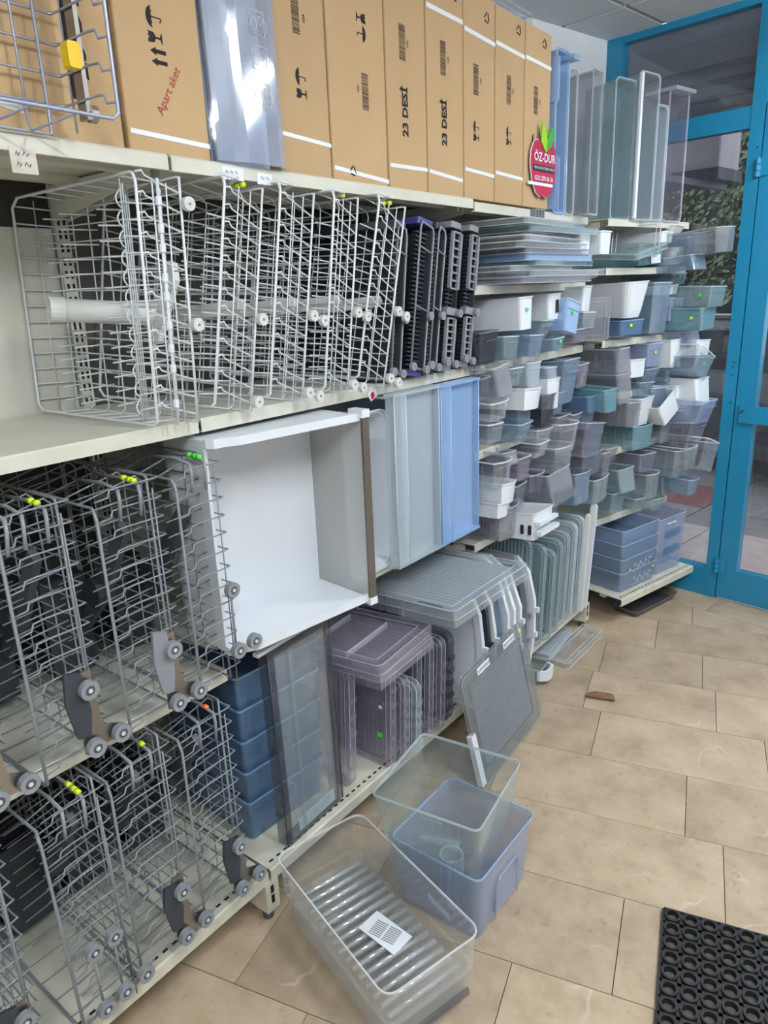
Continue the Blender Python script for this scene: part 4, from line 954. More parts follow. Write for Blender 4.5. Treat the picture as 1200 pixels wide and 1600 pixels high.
# ------------------------------------------------------------ rubber ring mat
M['matbase'] = solid('olive_mat_base', '56524A', .9, noise=.2, nscale=50)  # plain dark olive slab seen through the rings
mt = thing('rubber_mat', 'black rubber ring mat on the floor at the lower right', 'mat', (-.377, 1.596, .001), (0, 0, TA))
PT = .0435
ringm = G().ring((0, 0, .009), (0, 0, 1), PT*.45, PT*.335, .018, 14).mesh('ring'); ringm.materials.append(M['black'])
for i in range(13):
    for j in range(14):
        link('ring', ringm, mt, (PT*(i+.5), -PT*(j+.5), 0))
part('mat_base', G().box(0, PT*13, -PT*14, 0, .0, .002), 'matbase', mt)
for i in range(14):
    part('web', G().box(PT*i-.0045, PT*i+.0045, -PT*14, 0, .002, .011), 'black', mt)
for j in range(15):
    part('web', G().box(0, PT*13, -PT*j-.0045, -PT*j+.0045, .002, .011), 'black', mt)
BINS3 = [
    (2.080, 0.112, 1.348, 0.106, -1.2, 0.42, 'c_dark', '', 'dark smoky bin below the long white bin, left end of its shelf'),
    (2.219, 0.107, 1.354, 0.079, -1.2, 0.43, 'c_teal', '', 'clear teal bin under the middle of the long white bin'),
    (2.371, 0.124, 1.349, 0.078, -1.19, 0.43, 'c_blue', '', 'clear blue bin with two pockets right below the long white bin'),
    (2.298, 0.088, 1.447, 0.110, -1.18, 0.45, 'white', 'st=f', 'long white bin with a green sticker on its end, beside the cutlery trays'),
    (2.535, 0.095, 1.469, 0.093, -1.19, 0.43, 'white', 'slot', 'white bin with a dark slot in its end, left of the blue tilted tray'),
    (2.470, 0.098, 1.402, 0.071, -1.18, 0.44, 'c_teal', '', 'small clear teal bin under the slotted white bin'),
    (2.590, 0.123, 1.431, 0.118, -1.15, 0.37, 'c_bluev', 'st=f;rx=-12', 'tilted blue bin with green stickers between two white bins'),
    (2.852, 0.085, 1.488, 0.098, -1.19, 0.41, 'white', '', 'white bin right of the tilted blue one'),
    (2.823, 0.125, 1.420, 0.067, -1.18, 0.45, 'c_grey', '', 'grey clear bin below the white bin beside the tilted blue one'),
    (2.778, 0.164, 1.365, 0.058, -1.18, 0.42, 'c_pink', '', 'violet clear bin on the shelf under the tilted blue one'),
    (2.550, 0.091, 1.355, 0.047, -1.17, 0.44, 'c_blue', 'st=f', 'low blue clear bin with a green sticker on the shelf edge'),
    (2.098, 0.112, 1.154, 0.067, -1.19, 0.38, 'c_clear', '', 'square clear bin right of the bright blue drawer, upper of two'),
    (2.090, 0.094, 1.083, 0.068, -1.19, 0.41, 'c_clear', '', 'square clear bin right of the bright blue drawer, lower of two'),
    (2.304, 0.108, 1.046, 0.071, -1.18, 0.39, 'c_blue', 'slant=.02', 'pale blue bin with a slanted blue end under the white curved ones'),
    (2.331, 0.103, 1.094, 0.105, -1.2, 0.41, 'c_blue', '', 'clear blue bin under the left curved white bin'),
    (2.489, 0.108, 1.073, 0.127, -1.19, 0.42, 'c_dark', '', 'dark violet bin under the right curved white bin'),
    (2.653, 0.119, 1.025, 0.065, -1.19, 0.37, 'c_smoke', '', 'smoky bin right of the dark violet one'),
    (2.791, 0.087, 1.009, 0.070, -1.19, 0.39, 'c_pink', '', 'violet bin between the smoky bin and the ribbed blue one'),
    (2.899, 0.113, 0.996, 0.078, -1.19, 0.39, 'c_blue', 'rib', 'ribbed blue bin under the teal handle tray'),
    (2.114, 0.117, 1.238, 0.099, -1.18, 0.44, 'c_smoke', 'slant=-.02;rx=6', 'smoky bin with flared end just under the second shelf, leftmost'),
    (2.415, 0.101, 1.238, 0.087, -1.21, 0.43, 'c_frost', '', 'frosted pale bin above the left curved white bin'),
    (2.309, 0.129, 1.167, 0.078, -1.17, 0.38, 'white', 'bow=.02', 'white bin with curved end, left of two'),
    (2.520, 0.109, 1.138, 0.116, -1.18, 0.43, 'white', 'bow=.015', 'white bin with curved end, right of two'),
    (2.670, 0.126, 1.133, 0.179, -1.18, 0.38, 'c_blue', 'slant=.02', 'tall clear blue bin right of the curved white bins'),
    (2.809, 0.100, 1.184, 0.097, -1.18, 0.42, 'c_pink', '', 'violet clear bin right of the tall blue one'),
    (2.517, 0.090, 1.251, 0.048, -1.19, 0.38, 'c_grey', '', 'grey clear bin above the right curved white bin'),
    (2.591, 0.168, 0.958, 0.113, -1.17, 0.37, 'c_clear', 'bow=.03;rib', 'domed clear bin with ribbed rounded end in the third bay'),
    (2.810, 0.164, 0.896, 0.148, -1.14, 0.44, 'c_pink', 'slant=.01;rx=-8', 'violet clear bin tipped on the pile beside the domed one'),
    (2.433, 0.101, 0.964, 0.060, -1.17, 0.39, 'c_clear', '', 'long low clear bin stretching right of the blue drawer'),
    (2.574, 0.174, 0.873, 0.105, -1.17, 0.39, 'c_grey', 'bow=.02', 'grey clear bin with curved end under the domed one'),
    (2.199, 0.087, 0.989, 0.044, -1.19, 0.45, 'c_smoke', '', 'low smoky bin under the long low clear one'),
    (2.105, 0.116, 0.923, 0.094, -1.18, 0.44, 'c_clear', '', 'square clear bin resting above the two white trays'),
    (2.309, 0.093, 0.900, 0.090, -1.19, 0.39, 'c_pink', '', 'violet bin right of the square clear one above the white trays'),
    (2.857, 0.191, 0.786, 0.106, -1.16, 0.45, 'c_smoke', 'slant=.01', 'brownish smoky bin below the tipped violet one'),
    (3.036, 0.087, 0.758, 0.115, -1.15, 0.41, 'c_pink', '', 'narrow violet bin right of the brownish smoky one'),
    (2.147, 0.101, 0.856, 0.077, -1.17, 0.42, 'white', 'bow=.015', 'white tray with rounded end, upper of the pair by the blue drawer'),
    (2.138, 0.091, 0.805, 0.057, -1.18, 0.38, 'white', 'bow=.01', 'white tray with rounded end, lower of the pair by the blue drawer'),
    (2.459, 0.193, 0.772, 0.127, -1.14, 0.45, 'c_smoke', 'slant=-.03;rx=4', 'large smoky bin with flared end above the white slotted holder'),
    (2.765, 0.169, 0.695, 0.137, -1.16, 0.43, 'c_blue', 'bow=.02', 'pale blue rounded bin right of the large smoky one'),
    (2.168, 0.144, 0.707, 0.125, -1.19, 0.45, 'c_smoke', 'bow=.02;rib', 'brownish smoky door bin resting over the flat grey tray'),
    (2.452, 0.141, 0.717, 0.053, -1.17, 0.44, 'c_smoke', '', 'low smoky bin just above the white slotted holder'),
    (2.273, 0.171, 0.697, 0.105, -1.1, 0.39, 'white', 'slotv;L=.2', 'white slotted holder bin resting on the standing glass shelves'),
    (2.296, 0.119, 1.248, 0.068, -1.22, 0.40, 'c_grey', '', 'grey clear bin in the gap left of the frosted pale bin'),
    (2.115, 0.088, 1.222, 0.077, -1.24, 0.38, 'c_clear', '', 'clear bin tucked behind the flared smoky one'),
    (2.470, 0.136, 1.011, 0.055, -1.2, 0.38, 'c_grey', '', 'grey clear bin left of the domed ribbed one'),
    (2.646, 0.098, 1.095, 0.092, -1.2, 0.37, 'c_blue', '', 'blue clear bin tucked under the tall clear blue one'),
    (2.425, 0.124, 0.826, 0.072, -1.2, 0.39, 'c_pink', '', 'violet bin tucked behind the large flared smoky one'),
    (2.990, 0.157, 0.638, 0.117, -1.17, 0.42, 'c_grey', 'bow=.015', 'grey clear rounded bin at the foot of the third bay heap'),
    (2.311, 0.095, 0.799, 0.085, -1.2, 0.37, 'c_smoke', '', 'smoky bin between the white trays and the large flared one'),
]
BINS4 = [
    (0.348, 0.100, 1.760, 0.046, -0.13, 0.30, 'white', 'st=f', 'white bin with a green sticker under the top shelf by the window'),
    (0.209, 0.201, 1.661, 0.089, -0.15, 0.27, 'c_tealb', 'lab', 'bright teal bin with a white paper square, upper shelf by the window'),
    (0.419, 0.114, 1.664, 0.074, -0.12, 0.29, 'white', 'st=f', 'small white bin with a green sticker left of the clear blue ones by the window'),
    (0.472, 0.098, 1.796, 0.044, -0.15, 0.29, 'whiteold', 'slant=.02', 'white bin corner poking out right below the top shelf end'),
    (0.475, 0.095, 1.661, 0.121, -0.08, 0.34, 'c_blue', 'bow=.01', 'clear blue bin right of the small stickered white one'),
    (0.503, 0.101, 1.713, 0.087, -0.06, 0.34, 'c_blue', '', 'blue clear bin in front of the hedge, upper shelf end'),
    (0.386, 0.161, 1.700, 0.105, 0.1, 0.40, 'c_smoke', '', 'smoky clear bin hanging farthest out before the hedge'),
    (0.070, 0.154, 1.437, 0.155, -0.1, 0.33, 'white', 'big', 'big open white bin with rounded corner, largest white one by the window'),
    (0.285, 0.135, 1.360, 0.229, -0.13, 0.27, 'c_blue', '', 'tall pale blue bin right of the big open white one'),
    (0.050, 0.168, 1.364, 0.068, -0.12, 0.33, 'c_navy', 'st=fy', 'deep blue low bin with a yellow sticker under the big white one'),
    (0.401, 0.104, 1.529, 0.043, -0.13, 0.27, 'white', '', 'low white bin on top of the lilac clear one'),
    (0.439, 0.118, 1.409, 0.108, -0.12, 0.32, 'c_lilac', '', 'lilac clear bin under the low white one'),
    (0.460, 0.106, 1.573, 0.051, -0.13, 0.31, 'c_blue', 'st=f', 'small blue bin with a green sticker above the low white one'),
    (0.449, 0.132, 1.471, 0.091, 0.06, 0.36, 'c_teal', 'st=s', 'teal clear bin jutting out over the street view, upper of two'),
    (0.456, 0.133, 1.366, 0.103, 0.03, 0.42, 'c_tealb', 'st=sy', 'teal clear bin jutting out over the street view, lower of two'),
    (0.482, 0.108, 1.347, 0.057, -0.14, 0.28, 'c_blue', '', 'low blue bin at the end of the shelf below the lilac one'),
    (-0.070, 0.120, 1.200, 0.120, -0.06, 0.36, 'c_smoke', 'slant=-.02;flap', 'long smoky bin with an upright flap at the corner'),
    (0.117, 0.124, 1.176, 0.081, -0.1, 0.29, 'white', '', 'square white bin right of the flapped smoky one'),
    (0.442, 0.109, 1.192, 0.133, -0.1, 0.29, 'white', 'bow=.02', 'white bowl shaped bin behind a clear lilac end'),
    (0.262, 0.118, 1.211, 0.108, -0.11, 0.29, 'c_lilac', 'st=fy', 'lilac clear bin end with a yellow sticker left of the white bowl'),
    (0.278, 0.131, 1.120, 0.081, -0.12, 0.33, 'c_blue', '', 'clear blue bin below the yellow stickered lilac one'),
    (0.452, 0.104, 1.120, 0.062, -0.12, 0.28, 'c_blue', '', 'low clear blue bin below the white bowl'),
    (0.496, 0.106, 1.249, 0.074, 0.0, 0.42, 'white', '', 'white bin end behind the tilted clear tray near the blue post'),
    (0.425, 0.139, 1.194, 0.127, 0.02, 0.44, 'c_clear', 'rx=-30', 'clear tray tilted steeply before the street view'),
    (0.465, 0.130, 1.155, 0.093, 0.02, 0.44, 'c_blue', 'st=f', 'blue clear bin with a green sticker below the tilted clear tray'),
    (-0.079, 0.107, 1.086, 0.128, -0.04, 0.36, 'c_smoke', 'slant=-.02', 'large smoky bin with round end above the white sloped one'),
    (-0.245, 0.090, 1.075, 0.096, 0.02, 0.39, 'c_tealb', 'slant=-.01', 'bright teal handle tray in front of the corner bins'),
    (-0.294, 0.070, 1.077, 0.070, -0.02, 0.39, 'c_navy', '', 'deep blue bin under the bright teal handle tray'),
    (0.330, 0.152, 1.004, 0.103, -0.12, 0.32, 'c_blue', '', 'clear blue bin left of the two white square ended bins'),
    (0.472, 0.118, 0.991, 0.117, -0.07, 0.32, 'white', '', 'white bin with square end, left of the two near the blue post'),
    (0.489, 0.120, 1.015, 0.127, 0.01, 0.42, 'white', 'slant=-.02', 'white bin with flared end, right of the two near the blue post'),
    (0.205, 0.131, 0.935, 0.137, -0.1, 0.34, 'white', 'slant=.02', 'white bin with sloped end inside the smoky clear box'),
    (0.034, 0.102, 0.968, 0.111, -0.05, 0.39, 'c_smoke', '', 'smoky clear box over the bright teal bin'),
    (0.369, 0.139, 0.922, 0.119, -0.06, 0.32, 'white', 'rx=35', 'white bin turned like a diamond among the blue ones'),
    (0.478, 0.140, 0.927, 0.115, 0.06, 0.44, 'c_lilac', '', 'lilac clear bin nearest the blue door post'),
    (0.191, 0.164, 0.823, 0.116, -0.12, 0.28, 'c_tealb', '', 'bright teal bin under the smoky clear box'),
    (0.431, 0.112, 0.820, 0.165, -0.12, 0.29, 'c_teal', '', 'grey teal bin below the diamond turned white one'),
    (0.472, 0.146, 0.839, 0.099, 0.02, 0.41, 'c_pink', '', 'violet bin below the lilac one by the blue door post'),
    (0.242, 0.123, 0.708, 0.093, -0.1, 0.35, 'c_pink', 'rib', 'violet bin with ribbed side above the grey teal slope'),
    (0.447, 0.152, 0.656, 0.136, -0.05, 0.35, 'c_grey', 'bow=.02;st=f', 'grey clear bin with rounded end and green sticker, lower right'),
    (0.471, 0.136, 0.725, 0.148, 0.08, 0.43, 'c_clear', 'rx=-20', 'clear tray tipped at the right end of the lower bins'),
    (0.041, 0.126, 0.650, 0.112, -0.08, 0.34, 'c_teal', 'slant=-.02', 'grey teal bin with sloped end above the blue stack'),
    (0.287, 0.127, 0.565, 0.129, -0.09, 0.32, 'c_grey', 'bow=.02', 'grey clear rounded bin in the middle over the blue stack'),
    (0.024, 0.116, 0.557, 0.093, -0.09, 0.32, 'c_teal', '', "grey teal box directly on the blue stack's left side"),
    (0.497, 0.111, 0.581, 0.065, -0.08, 0.32, 'c_blue', '', 'low blue bin below the rounded green stickered one'),
    (0.499, 0.093, 0.564, 0.082, 0.01, 0.37, 'c_blue', '', 'small blue bin at the right end over the tall lilac bin'),
    (0.224, 0.101, 0.525, 0.057, -0.11, 0.29, 'c_teal', '', 'small grey teal bin right of the box on the blue stack'),
    (0.247, 0.108, 1.068, 0.073, -0.13, 0.30, 'c_blue', '', 'clear blue bin above the sloped white end by the window'),
    (0.482, 0.122, 0.541, 0.114, -0.11, 0.34, 'c_teal', '', 'grey teal bin behind the rounded stickered one, lower shelf'),
    (0.484, 0.110, 0.693, 0.112, 0.0, 0.37, 'c_clear', '', 'clear bin right of the rounded green stickered one'),
    (0.481, 0.108, 0.892, 0.096, -0.05, 0.33, 'c_blue', '', 'clear blue bin right of the diamond turned white one'),
    (0.402, 0.120, 0.474, 0.066, -0.12, 0.33, 'c_teal', '', 'low grey teal bin right over the blue stack'),
    (-0.099, 0.098, 0.795, 0.095, -0.06, 0.36, 'c_smoke', '', 'smoky bin left of the ribbed violet one by the corner'),
    (0.488, 0.117, 1.286, 0.075, -0.05, 0.36, 'c_lilac', '', 'lilac bin over the steeply tilted clear tray'),
    (0.377, 0.109, 1.633, 0.068, 0.0, 0.38, 'c_blue', '', 'blue clear bin hanging just below the upper shelf end'),
]
# ============================================================ door bins and drawers of the two far bays
def opts(s):
    d = {}; fl = set()
    for q in s.split(';'):
        if '=' in q: k, v = q.split('='); d[k] = v
        elif q: fl.add(q)
    return d, fl
def build_bins(rows, place, grp):
    rnd = random.Random(9)
    for y, w, z, h, x, L, mat, op, lab in rows:
        d, fl = opts(op); k = dict(r=min(.014, w*.16), tp=.006, t=.0028, lip=.0035)
        L = float(d.get('L', L))
        if 'bow' in d: k['bow'] = float(d['bow'])
        if 'slant' in d: k['slant'] = float(d['slant'])
        if 'big' in fl: k.update(r=.045, tp=.02, rnd_bottom=.03, n=5)
        if rnd.random() < .35 and 'bow' not in d: k['back'] = rnd.uniform(.75, .95)
        if not op and mat not in ('white', 'whiteold'):
            q = rnd.random()
            if q < .22: k['bow'] = rnd.uniform(.01, .022)
            elif q < .45: k['slant'] = rnd.uniform(.01, .028)
            elif q < .60: k['slant'] = -rnd.uniform(.012, .024)
            if 'bow' in k: k.pop('back', None)
        loc, rz = place(x, y, z); rx = math.radians(float(d.get('rx', rnd.uniform(-3, 3)))); ry = math.radians(rnd.uniform(-3.5, 2))
        rz += math.radians(rnd.uniform(-4, 4))
        if rx > 0: loc = loc + Vector((0, 0, 0))
        op_ = mat in ('white', 'whiteold')
        o = bin_('door_bin', lab, mat, loc, (rx, ry, rz), L, w, h, grp, st=d.get('st'), cat='bin', **k)
        bx = k.get('bow', 0)
        if 'slot' in fl: part('end_slot', G().box(-.001, .0015, w*.5, w*.72, h*.25, h*.75), 'slot', o)
        if 'slotv' in fl:
            for q in (.35, .6): part('end_slot', G().prism(rrect(-L*.5+q*.12, -L*.5+q*.12+.012, h*.2, h*.55, .005), 'y', -.0015, .002), 'slot', o)
            part('end_lip', G().box(.0, .025, .0, w, h*.2, h*.35), mat, o); part('end_lip', G().box(.0, .02, .0, w, h*.55, h*.68), mat, o)
        if 'rib' in fl:
            g = G(); n = 7
            for q in range(n): g.box(-.012-.014*q, -.008-.014*q, -.003, .004, h*.2, h*.92)
            part('side_ribs', g, mat, o, kind='stuff')
        if 'lab' in fl: part('paper_square', G().box(.002, .0035, w*.42, w*.80, h*.05, h*.48), 'label', o)
        if 'flap' in fl: part('end_flap', G().prism([(-.06, h*.3), (.015, h*.5), (.02, h*1.05), (-.045, h*1.55)], 'y', 0, .003), mat, o)
        if not op_ and h > .075 and rnd.random() < .5:   # moulded cross ribs along the visible side
            g = G()
            for q in range(rnd.randint(2, 4)): g.box(-.05-.05*q, -.046-.05*q, -.002, .004, h*.12, h*.8)
            part('side_ribs', g, mat, o, kind='stuff')
        if not op_ and h > .06:   # moulded divider line and grip band on the end
            part('end_band', G().box(-.0005, .0025+bx*.2, w*.08, w*.92, h*.70, h*.73), mat, o)
build_bins(BINS3, lambda x, y, z: (Vector((x, y, z)), 0), 'door bins heaped in the third bay')
BE = Vector((math.sin(math.radians(14)), math.cos(math.radians(14)), 0)); BN = Vector((BE.y, -BE.x, 0))
def pl4(x, y, z): p = O4 + BE*y + BN*x; return Vector((p.x, p.y, z)), R4
build_bins(BINS4, pl4, 'door bins heaped in the bay by the window')
# blue bins on the bottom deck by the window
for k in range(4):
    lab = ('lowest bin of the blue stack with white drawings by the window', 'second lowest bin of the blue stack by the window', 'second highest bin of the blue stack by the window', 'top bin of the blue stack by the window')[k]
    p, rz = pl4(-.045, .055, .1515+.072*k)
    o = bin_('crisper_bin', lab, 'c_navyl', p, (0, 0, rz), .30, .30, .10, 'blue bins stacked by the window', tp=.008, r=.015, t=.003, lip=.003)
    if k in (0, 1):
        g = G()
        for q in range(3):
            y = .10+.045*q
            g.tube([(.001, y, .02), (.001, y+.006, .05), (.001, y+.012, .058), (.001, y+.018, .05), (.001, y+.024, .02)], .0011, 4)
            g.tube([(.001, y+.030, .028), (.001, y+.034, .045), (.001, y+.040, .03)], .0011, 4)
        g.tube([(.001, .225, .048), (.001, .232, .062), (.001, .24, .05), (.001, .248, .06), (.001, .252, .046)], .0011, 4)
        g.tube([(.001, .09, .018), (.001, .25, .026)], .0008, 4)
        part('printed_drawing', g, 'white', o, kind='stuff')
    if k == 1: sticker(o, .0015, .06, .03, 'x', .012, 'yellow')
    if k == 0: sticker(o, .0015, .262, .07, 'x', .012, 'yellow')
p, rz = pl4(-.05, .37, .1515)
o = bin_('crisper_bin', 'tall pale lilac clear bin with two slots right of the blue stack by the window', 'c_lilac', p, (0, 0, rz), .32, .255, .30, None, tp=.012, r=.015, t=.003)
for z in (.10, .19): part('grip_slot', G().prism(rrect(.06, .20, z, z+.035, .008), 'x', -.003, .004), 'c_navy', o)
part('stamp', G().box(.001, .0025, .07, .15, .262, .268), 'label', o)
# flat clear shelves stacked under the top shelf of the third bay
FLT = 'flat clear shelves stacked in the third bay'
z = 1.6015
rows = (('c_pink', .50, -1.13, .02, 'lowest violet clear shelf of the flat stack'), ('c_grey', .56, -1.11, .018, 'second lowest grey clear shelf of the flat stack'), ('c_grey', .46, -1.16, .016, 'third lowest clear shelf of the flat stack'), ('c_teal', .52, -1.12, .016, 'teal edged shelf low in the flat stack'), ('c_bluev', .50, -1.15, .022, 'bright blue tray in the middle of the flat stack'), ('c_smoke', .48, -1.14, .016, 'smoky shelf just above the bright blue tray'), ('c_grey', .50, -1.15, .018, 'grey clear shelf second above the bright blue tray'), ('c_clear', .54, -1.12, .018, 'clear shelf fourth from the top of the flat stack'), ('c_pink', .48, -1.16, .014, 'violet clear shelf third from the top of the flat stack'), ('c_teal', .52, -1.14, .02, 'clear teal shelf second from the top of the flat stack'), ('c_grey', .50, -1.13, .018, 'topmost grey clear shelf of the flat stack'))
rnd = random.Random(4)
for mt_, w, x, th, lab in rows:
    g = lid_g(.42, w, th, r=.015, frame=.02, rib=0); g.xf(Matrix(((1, 0, 0, 0), (0, 0, 1, 0), (0, -1, 0, th), (0, 0, 0, 1))))
    tag(part('fridge_shelf', g, mt_, None, (x, 2.18+rnd.uniform(0, .12), z), (0, 0, math.radians(rnd.uniform(-4, 4)))), lab, 'fridge shelf', FLT); z += th+.0006
for y, xx, lab in ((2.70, -1.15, 'white bin lying on the flat shelf stack, left one'), (2.83, -1.12, 'white bin lying on the flat shelf stack, right one nearest the corner')):
    bin_('door_bin', lab, 'white', (xx, y, 1.70), (0, 0, math.radians(-3)), .36, .085, .085, 'white bins on the flat shelf stack', r=.012, tp=.004)
o = tag(part('vent_grille', G().box(-.02, .0, 0, .07, 0, .006).box(-.02, 0, 0, .006, .006, .03).box(-.02, 0, .022, .028, .006, .03).box(-.02, 0, .044, .05, .006, .03).box(-.02, 0, .064, .07, .006, .03).box(-.02, 0, 0, .07, .03, .034), 'greyp', None, (-1.17, 2.36, z+.001), (0, 0, 0)), 'small grey plastic vent grille lying on top of the flat shelf stack', 'grille')
p, rz = pl4(-.06, .04, 1.70)
o = tag(part('drawer_tray', lid_g(.30, .24, .02, r=.012), 'c_teal', None, p, (math.radians(-78), math.radians(4), rz)), 'grey teal tray lying slanted under the top shelf by the window', 'tray')
p, rz = pl4(-.07, .22, 1.70)
o = tag(part('drawer_tray', lid_g(.2, .16, .012, r=.012), 'c_clear', None, p, (math.radians(-20), 0, rz+.5)), 'clear panel propped upright beside the slanted grey teal tray', 'tray')
p, rz = pl4(-.08, -.10, 1.365)
o = tag(part('drawer_tray', lid_g(.2, .17, .012, r=.012), 'c_smoke', None, p, (0, 0, rz+.9)), 'smoky clear panel standing left of the deep blue low bin', 'tray')
# ------------------------------------------------------------ tall drawers standing on the top shelf
TOPD = 'clear drawers standing on the top shelf'
ZT = 1.8575
def stand(label, mat, y, w, h, dep, x, bay4=False, r=.02, ribs=2, yaw=0):
    if bay4: p, rz = pl4(x, y, 1.8558)
    else: p, rz = Vector((x, y, ZT)), 0
    o = side_tray(label, mat, p, (0, 0, rz+math.radians(yaw)), dep, w, h, r, ribs); o['group'] = TOPD; return o
o = stand('bright blue drawer standing upright next to the last cardboard box', 'c_bluev', 2.712, .10, .545, .16, -1.43)
part('side_notch', G().prism([(.0, .02), (.02, .0), (.02, .18), (.0, .20)], 'y', -.006, .0).xf(Matrix.Translation((.16, 0, 0))), 'c_bluev', o)
for z0 in (.01, .37): part('pocket', G().prism(rrect(.13, .168, z0, z0+.15, .01), 'y', -.008, .004), 'c_bluev', o)
part('end_hook', G().box(.10, .19, .07, .125, .52, .535), 'c_bluev', o)
stand('grey clear drawer standing right of the bright blue one', 'c_grey', 2.822, .07, .50, .15, -1.42)
o = stand('narrow clear drawer with dark smoky edges standing at the shelf joint', 'c_smoke', 2.90, .085, .50, .15, -1.36, r=.01)
stand('ribbed grey teal drawer standing on the corner shelf', 'c_teal', .015, .135, .53, .16, -.34, True, ribs=4)
o = stand('large clear drawer with pale front edge, tallest on the corner shelf', 'c_grey', .15, .14, .565, .19, -.35, True)
part('front_edge', G().box(.185, .197, -.004, .012, .0, .56), 'white', o)
stand('frosted white drawer standing behind the tallest clear one', 'c_frost', .30, .085, .46, .17, -.34, True)
o = stand('violet clear drawer standing last on the top shelf before the glass', 'c_pink', .395, .15, .53, .17, -.34, True)
part('top_bar', G().box(.05, .20, -.01, .15, .525, .54), 'c_frost', o)
# ------------------------------------------------------------ clear drawer front between the boxes
def etched():
    t = thing('freezer_drawer', 'clear etched freezer drawer front standing between two cardboard boxes', 'drawer', (-1.282, 1.098, 1.867), (0, math.radians(-1), 0))
    w, h = .192, .60
    prof = [(0, 0), (.006, .0), (.012, .008), (.014, .04), (.020, .052), (.028, .07), (.0285, .12), (.028, .168), (.020, .186), (.008, w), (0, w), (0, w-.004), (.016, .182), (.024, .166), (.0245, .12), (.024, .072), (.016, .055), (.010, .042), (.008, .012), (0, .004)]
    g = G(); n = len(prof)
    vs = [(a, b, 0) for a, b in prof]+[(a, b, h) for a, b in prof]; fs = [(i, (i+1) % n, n+(i+1) % n, n+i) for i in range(n)]
    m2 = n//2
    for i in range(m2-1): fs += [(i, n-1-i, n-2-i, i+1), (n+i, n+i+1, 2*n-2-i, 2*n-1-i)]
    part('front_shell', g.add(vs, fs), 'c_front', t)
    part('dark_edge', G().box(-.004, .002, -.004, .006, 0, h), 'c_dark', t)
    part('inner_back', G().box(-.03, -.026, .01, w-.01, .0, h), 'c_bluef', t)
    for k, z in enumerate((.115, .185, .25)):
        y0, y1 = .105, .145; x = .0292; g = G()
        g.tube([(x, y0, z), (x, y1, z), (x, y1, z+.045), (x, y0, z+.045)], .0008, 4, True)
        g.tube([(x, y0+.012+.008*math.cos(a*.785), z+.02+.012*math.sin(a*.785)) for a in range(8)], .0007, 4, True)
        g.tube([(x, y0+.03+.006*math.cos(a*.785), z+.028+.009*math.sin(a*.785)) for a in range(8)], .0007, 4, True)
        g.tube([(x-.001, y1+.006, z+.008), (x-.001, y1+.010, z+.02), (x-.001, y1+.006, z+.03)], .0007, 4)
        part('etched_symbol', g, 'white', t, kind='stuff')
etched()
o = tag(part('crisper_cover', lid_g(.36, .42, .03, r=.02), 'c_grey', None, (-1.30, 2.16, 2.475), (math.radians(-90), 0, 0)), 'grey clear tray lying on top of the last cardboard boxes', 'tray')
# ============================================================ street outside the window
def st(s, n, z=0): p = FP(s, -n); return (p[0], p[1], z)
M['step'] = solid('pink_marble_step', 'B7A7A2', .6, noise=.15, nscale=12)
M['pave'] = solid('grey_paving', '85807F', .8, noise=.2, nscale=20, vary=.15)
M['paver'] = solid('red_paving', '8A5A56', .8, noise=.2, nscale=20, vary=.1)
M['asph'] = solid('asphalt', '4E4C4E', .9, noise=.2, nscale=30)
M['foliage'] = solid('ivy_leaf', '8A946C', .6, noise=.5, nscale=16)
M['carp'] = solid('dark_car_paint', '23252A', .25, coat=.6)
M['plaster'] = solid('grey_plaster', '8B8688', .9, noise=.1, nscale=5)
M['brick'] = solid('red_brickwork', '8F5D50', .9, noise=.2, nscale=14)
M['acw'] = solid('aged_ac_white', 'C9C0C2', .6, noise=.06, nscale=8)
gr = struct('trim_1', G().prism([st(-9, .05)[:2], st(9, .05)[:2], st(9, 14)[:2], st(-9, 14)[:2]], 'z', -.25, -.14), 'asph')
step = struct('trim_2', G().prism([st(-3, .05)[:2], st(4, .05)[:2], st(4, 1.15)[:2], st(-3, 1.15)[:2]], 'z', -.14, -.05), 'step')
for k in range(8):
    part('paving_slab', G().prism([st(-3+.9*k+.004, .05)[:2], st(-3+.9*k+.896, .05)[:2], st(-3+.9*k+.896, 1.15)[:2], st(-3+.9*k+.004, 1.15)[:2]], 'z', -.05, -.02), 'step', step)
for i in range(-9, 8):
    for j in range(4):
        red = (i+j*2) % 5 == 0
        a, b = .62*i, 1.17+.62*j
        part('paving_slab', G().prism([st(a+.006, b+.006)[:2], st(a+.614, b+.006)[:2], st(a+.614, b+.614)[:2], st(a+.006, b+.614)[:2]], 'z', -.14, -.09), 'paver' if red else 'pave', gr)
# ivy hedge
rnd = random.Random(2)
t = thing('ivy_hedge', 'tall green ivy hedge across the street behind the glass', 'hedge', st(-2.2, 5.2, -.14), (0, 0, FA))
g = G()
for k in range(11000):
    x = rnd.uniform(-3.2, 2.9); z = 1.45+2.6*rnd.random(); y = rnd.gauss(0, .12)+.18*math.sin(x*3)*math.sin(z*4)
    s = rnd.uniform(.025, .055); a = Vector((rnd.gauss(0, 1), rnd.gauss(0, 1), rnd.gauss(0, 1))).normalized(); b = a.orthogonal().normalized(); c = a.cross(b)
    p = Vector((x, y, z)); g.add([p-b*s, p+c*s*.5, p+b*s, p-c*s*.5], [(0, 1, 2, 3)])
part('leaves', g, 'foliage', t, kind='stuff')
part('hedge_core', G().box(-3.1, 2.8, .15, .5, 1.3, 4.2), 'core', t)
for x in (-2.4, -1.1, .3, 1.7): part('stem', G().tube([(x, .2, 0), (x+.1, .15, .8), (x, .25, 1.6)], .05, 7), 'wood', t)
wl = thing('garden_wall', 'low red brick garden wall below the ivy hedge across the street', 'wall', st(-2.2, 5.0, -.14), (0, 0, FA))
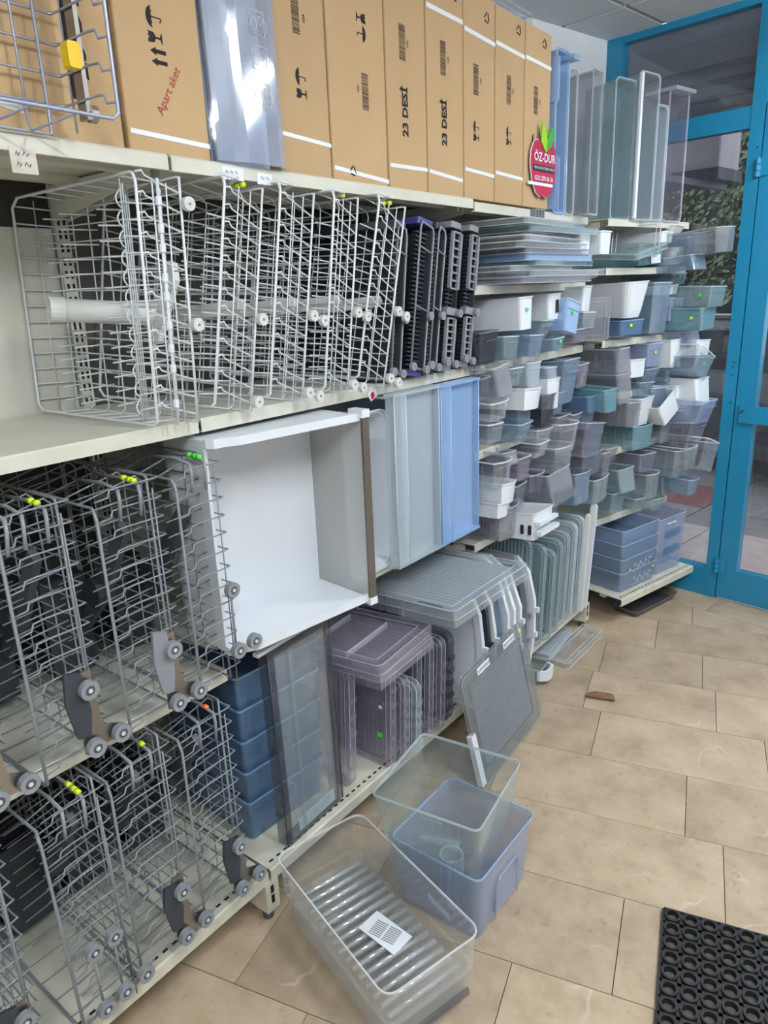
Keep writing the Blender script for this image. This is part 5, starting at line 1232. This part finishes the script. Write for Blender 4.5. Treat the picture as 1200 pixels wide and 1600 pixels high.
part('wall_body', G().box(-3.4, 3.2, -.1, .1, 0, 1.25), 'plaster', wl)
part('coping', G().box(-3.4, 3.2, -.14, .14, 1.25, 1.32), 'brick', wl)
part('brick_band', G().box(-3.4, 3.2, -.12, -.1, .55, 1.2), 'brick', wl)
# parked dark car
t = thing('car', 'dark parked car on the street seen low behind the glass', 'car', st(-.9, 3.6, -.14), (0, 0, FA-.35))
body = [(-2.0, .28), (-2.05, .6), (-1.9, .82), (-1.2, .92), (-.75, 1.32), (-.4, 1.42), (.7, 1.42), (1.15, 1.3), (1.7, .95), (2.0, .85), (2.05, .4), (1.9, .28)]
rings = [[(a, y, .28+(b-.28)*k) for a, b in body] for y, k in ((-.8, .93), (-.72, 1), (.72, 1), (.8, .93))]
part('body', G().loft(rings), 'carp', t)
part('windscreen', G().prism([(-1.12, .95), (-.74, 1.30), (-.70, 1.28), (-1.06, .93)], 'y', -.6, .6), 'glass', t)
for s in (-1, 1): part('side_window', G().prism([(-.95, .97), (-.68, 1.28), (.7, 1.34), (1.1, 1.24), (1.3, 1.0)], 'y', s*.79-.012, s*.79+.012), 'darkgap', t)
for x in (-1.25, 1.25):
    for y in (-.74, .74):
        wh = part('wheel', G().disc((x, y, .31), (0, 1, 0), .31, .2, 20), 'black', t); part('rim', G().disc((x, y+(.11 if y > 0 else -.11), .31), (0, 1, 0), .19, .02, 14), 'steel', wh)
part('roof_rail', G().tube([(-1.3, -.78, .93), (-.75, -.76, 1.36), (-.4, -.74, 1.44), (.7, -.74, 1.44)], .012, 6), 'steel', t)
# outdoor air conditioner hung outside
t = thing('air_conditioner', 'pale outdoor air conditioner hung outside above the shop window', 'air conditioner', st(-.80, .62, 2.10), (0, 0, FA))
part('casing', G().prism(rrect(-.14, .58, -.05, .22, .015), 'z', .06, .5), 'acw', t)
part('drip_tray', G().box(-.16, .59, -.07, .24, 0, .058), 'charcoal', t)
part('fan_grille', G().ring((.08, -.055, .28), (0, 1, 0), .17, .15, .012, 20).ring((.08, -.055, .28), (0, 1, 0), .10, .085, .012, 18), 'charcoal', t)
part('fan_well', G().disc((.08, -.052, .28), (0, 1, 0), .15, .006, 20), 'darkgap', t)
for x in (-.05, .5): part('wall_bracket', G().box(x-.015, x+.015, -.585, .24, -.03, 0), 'greyd', t)
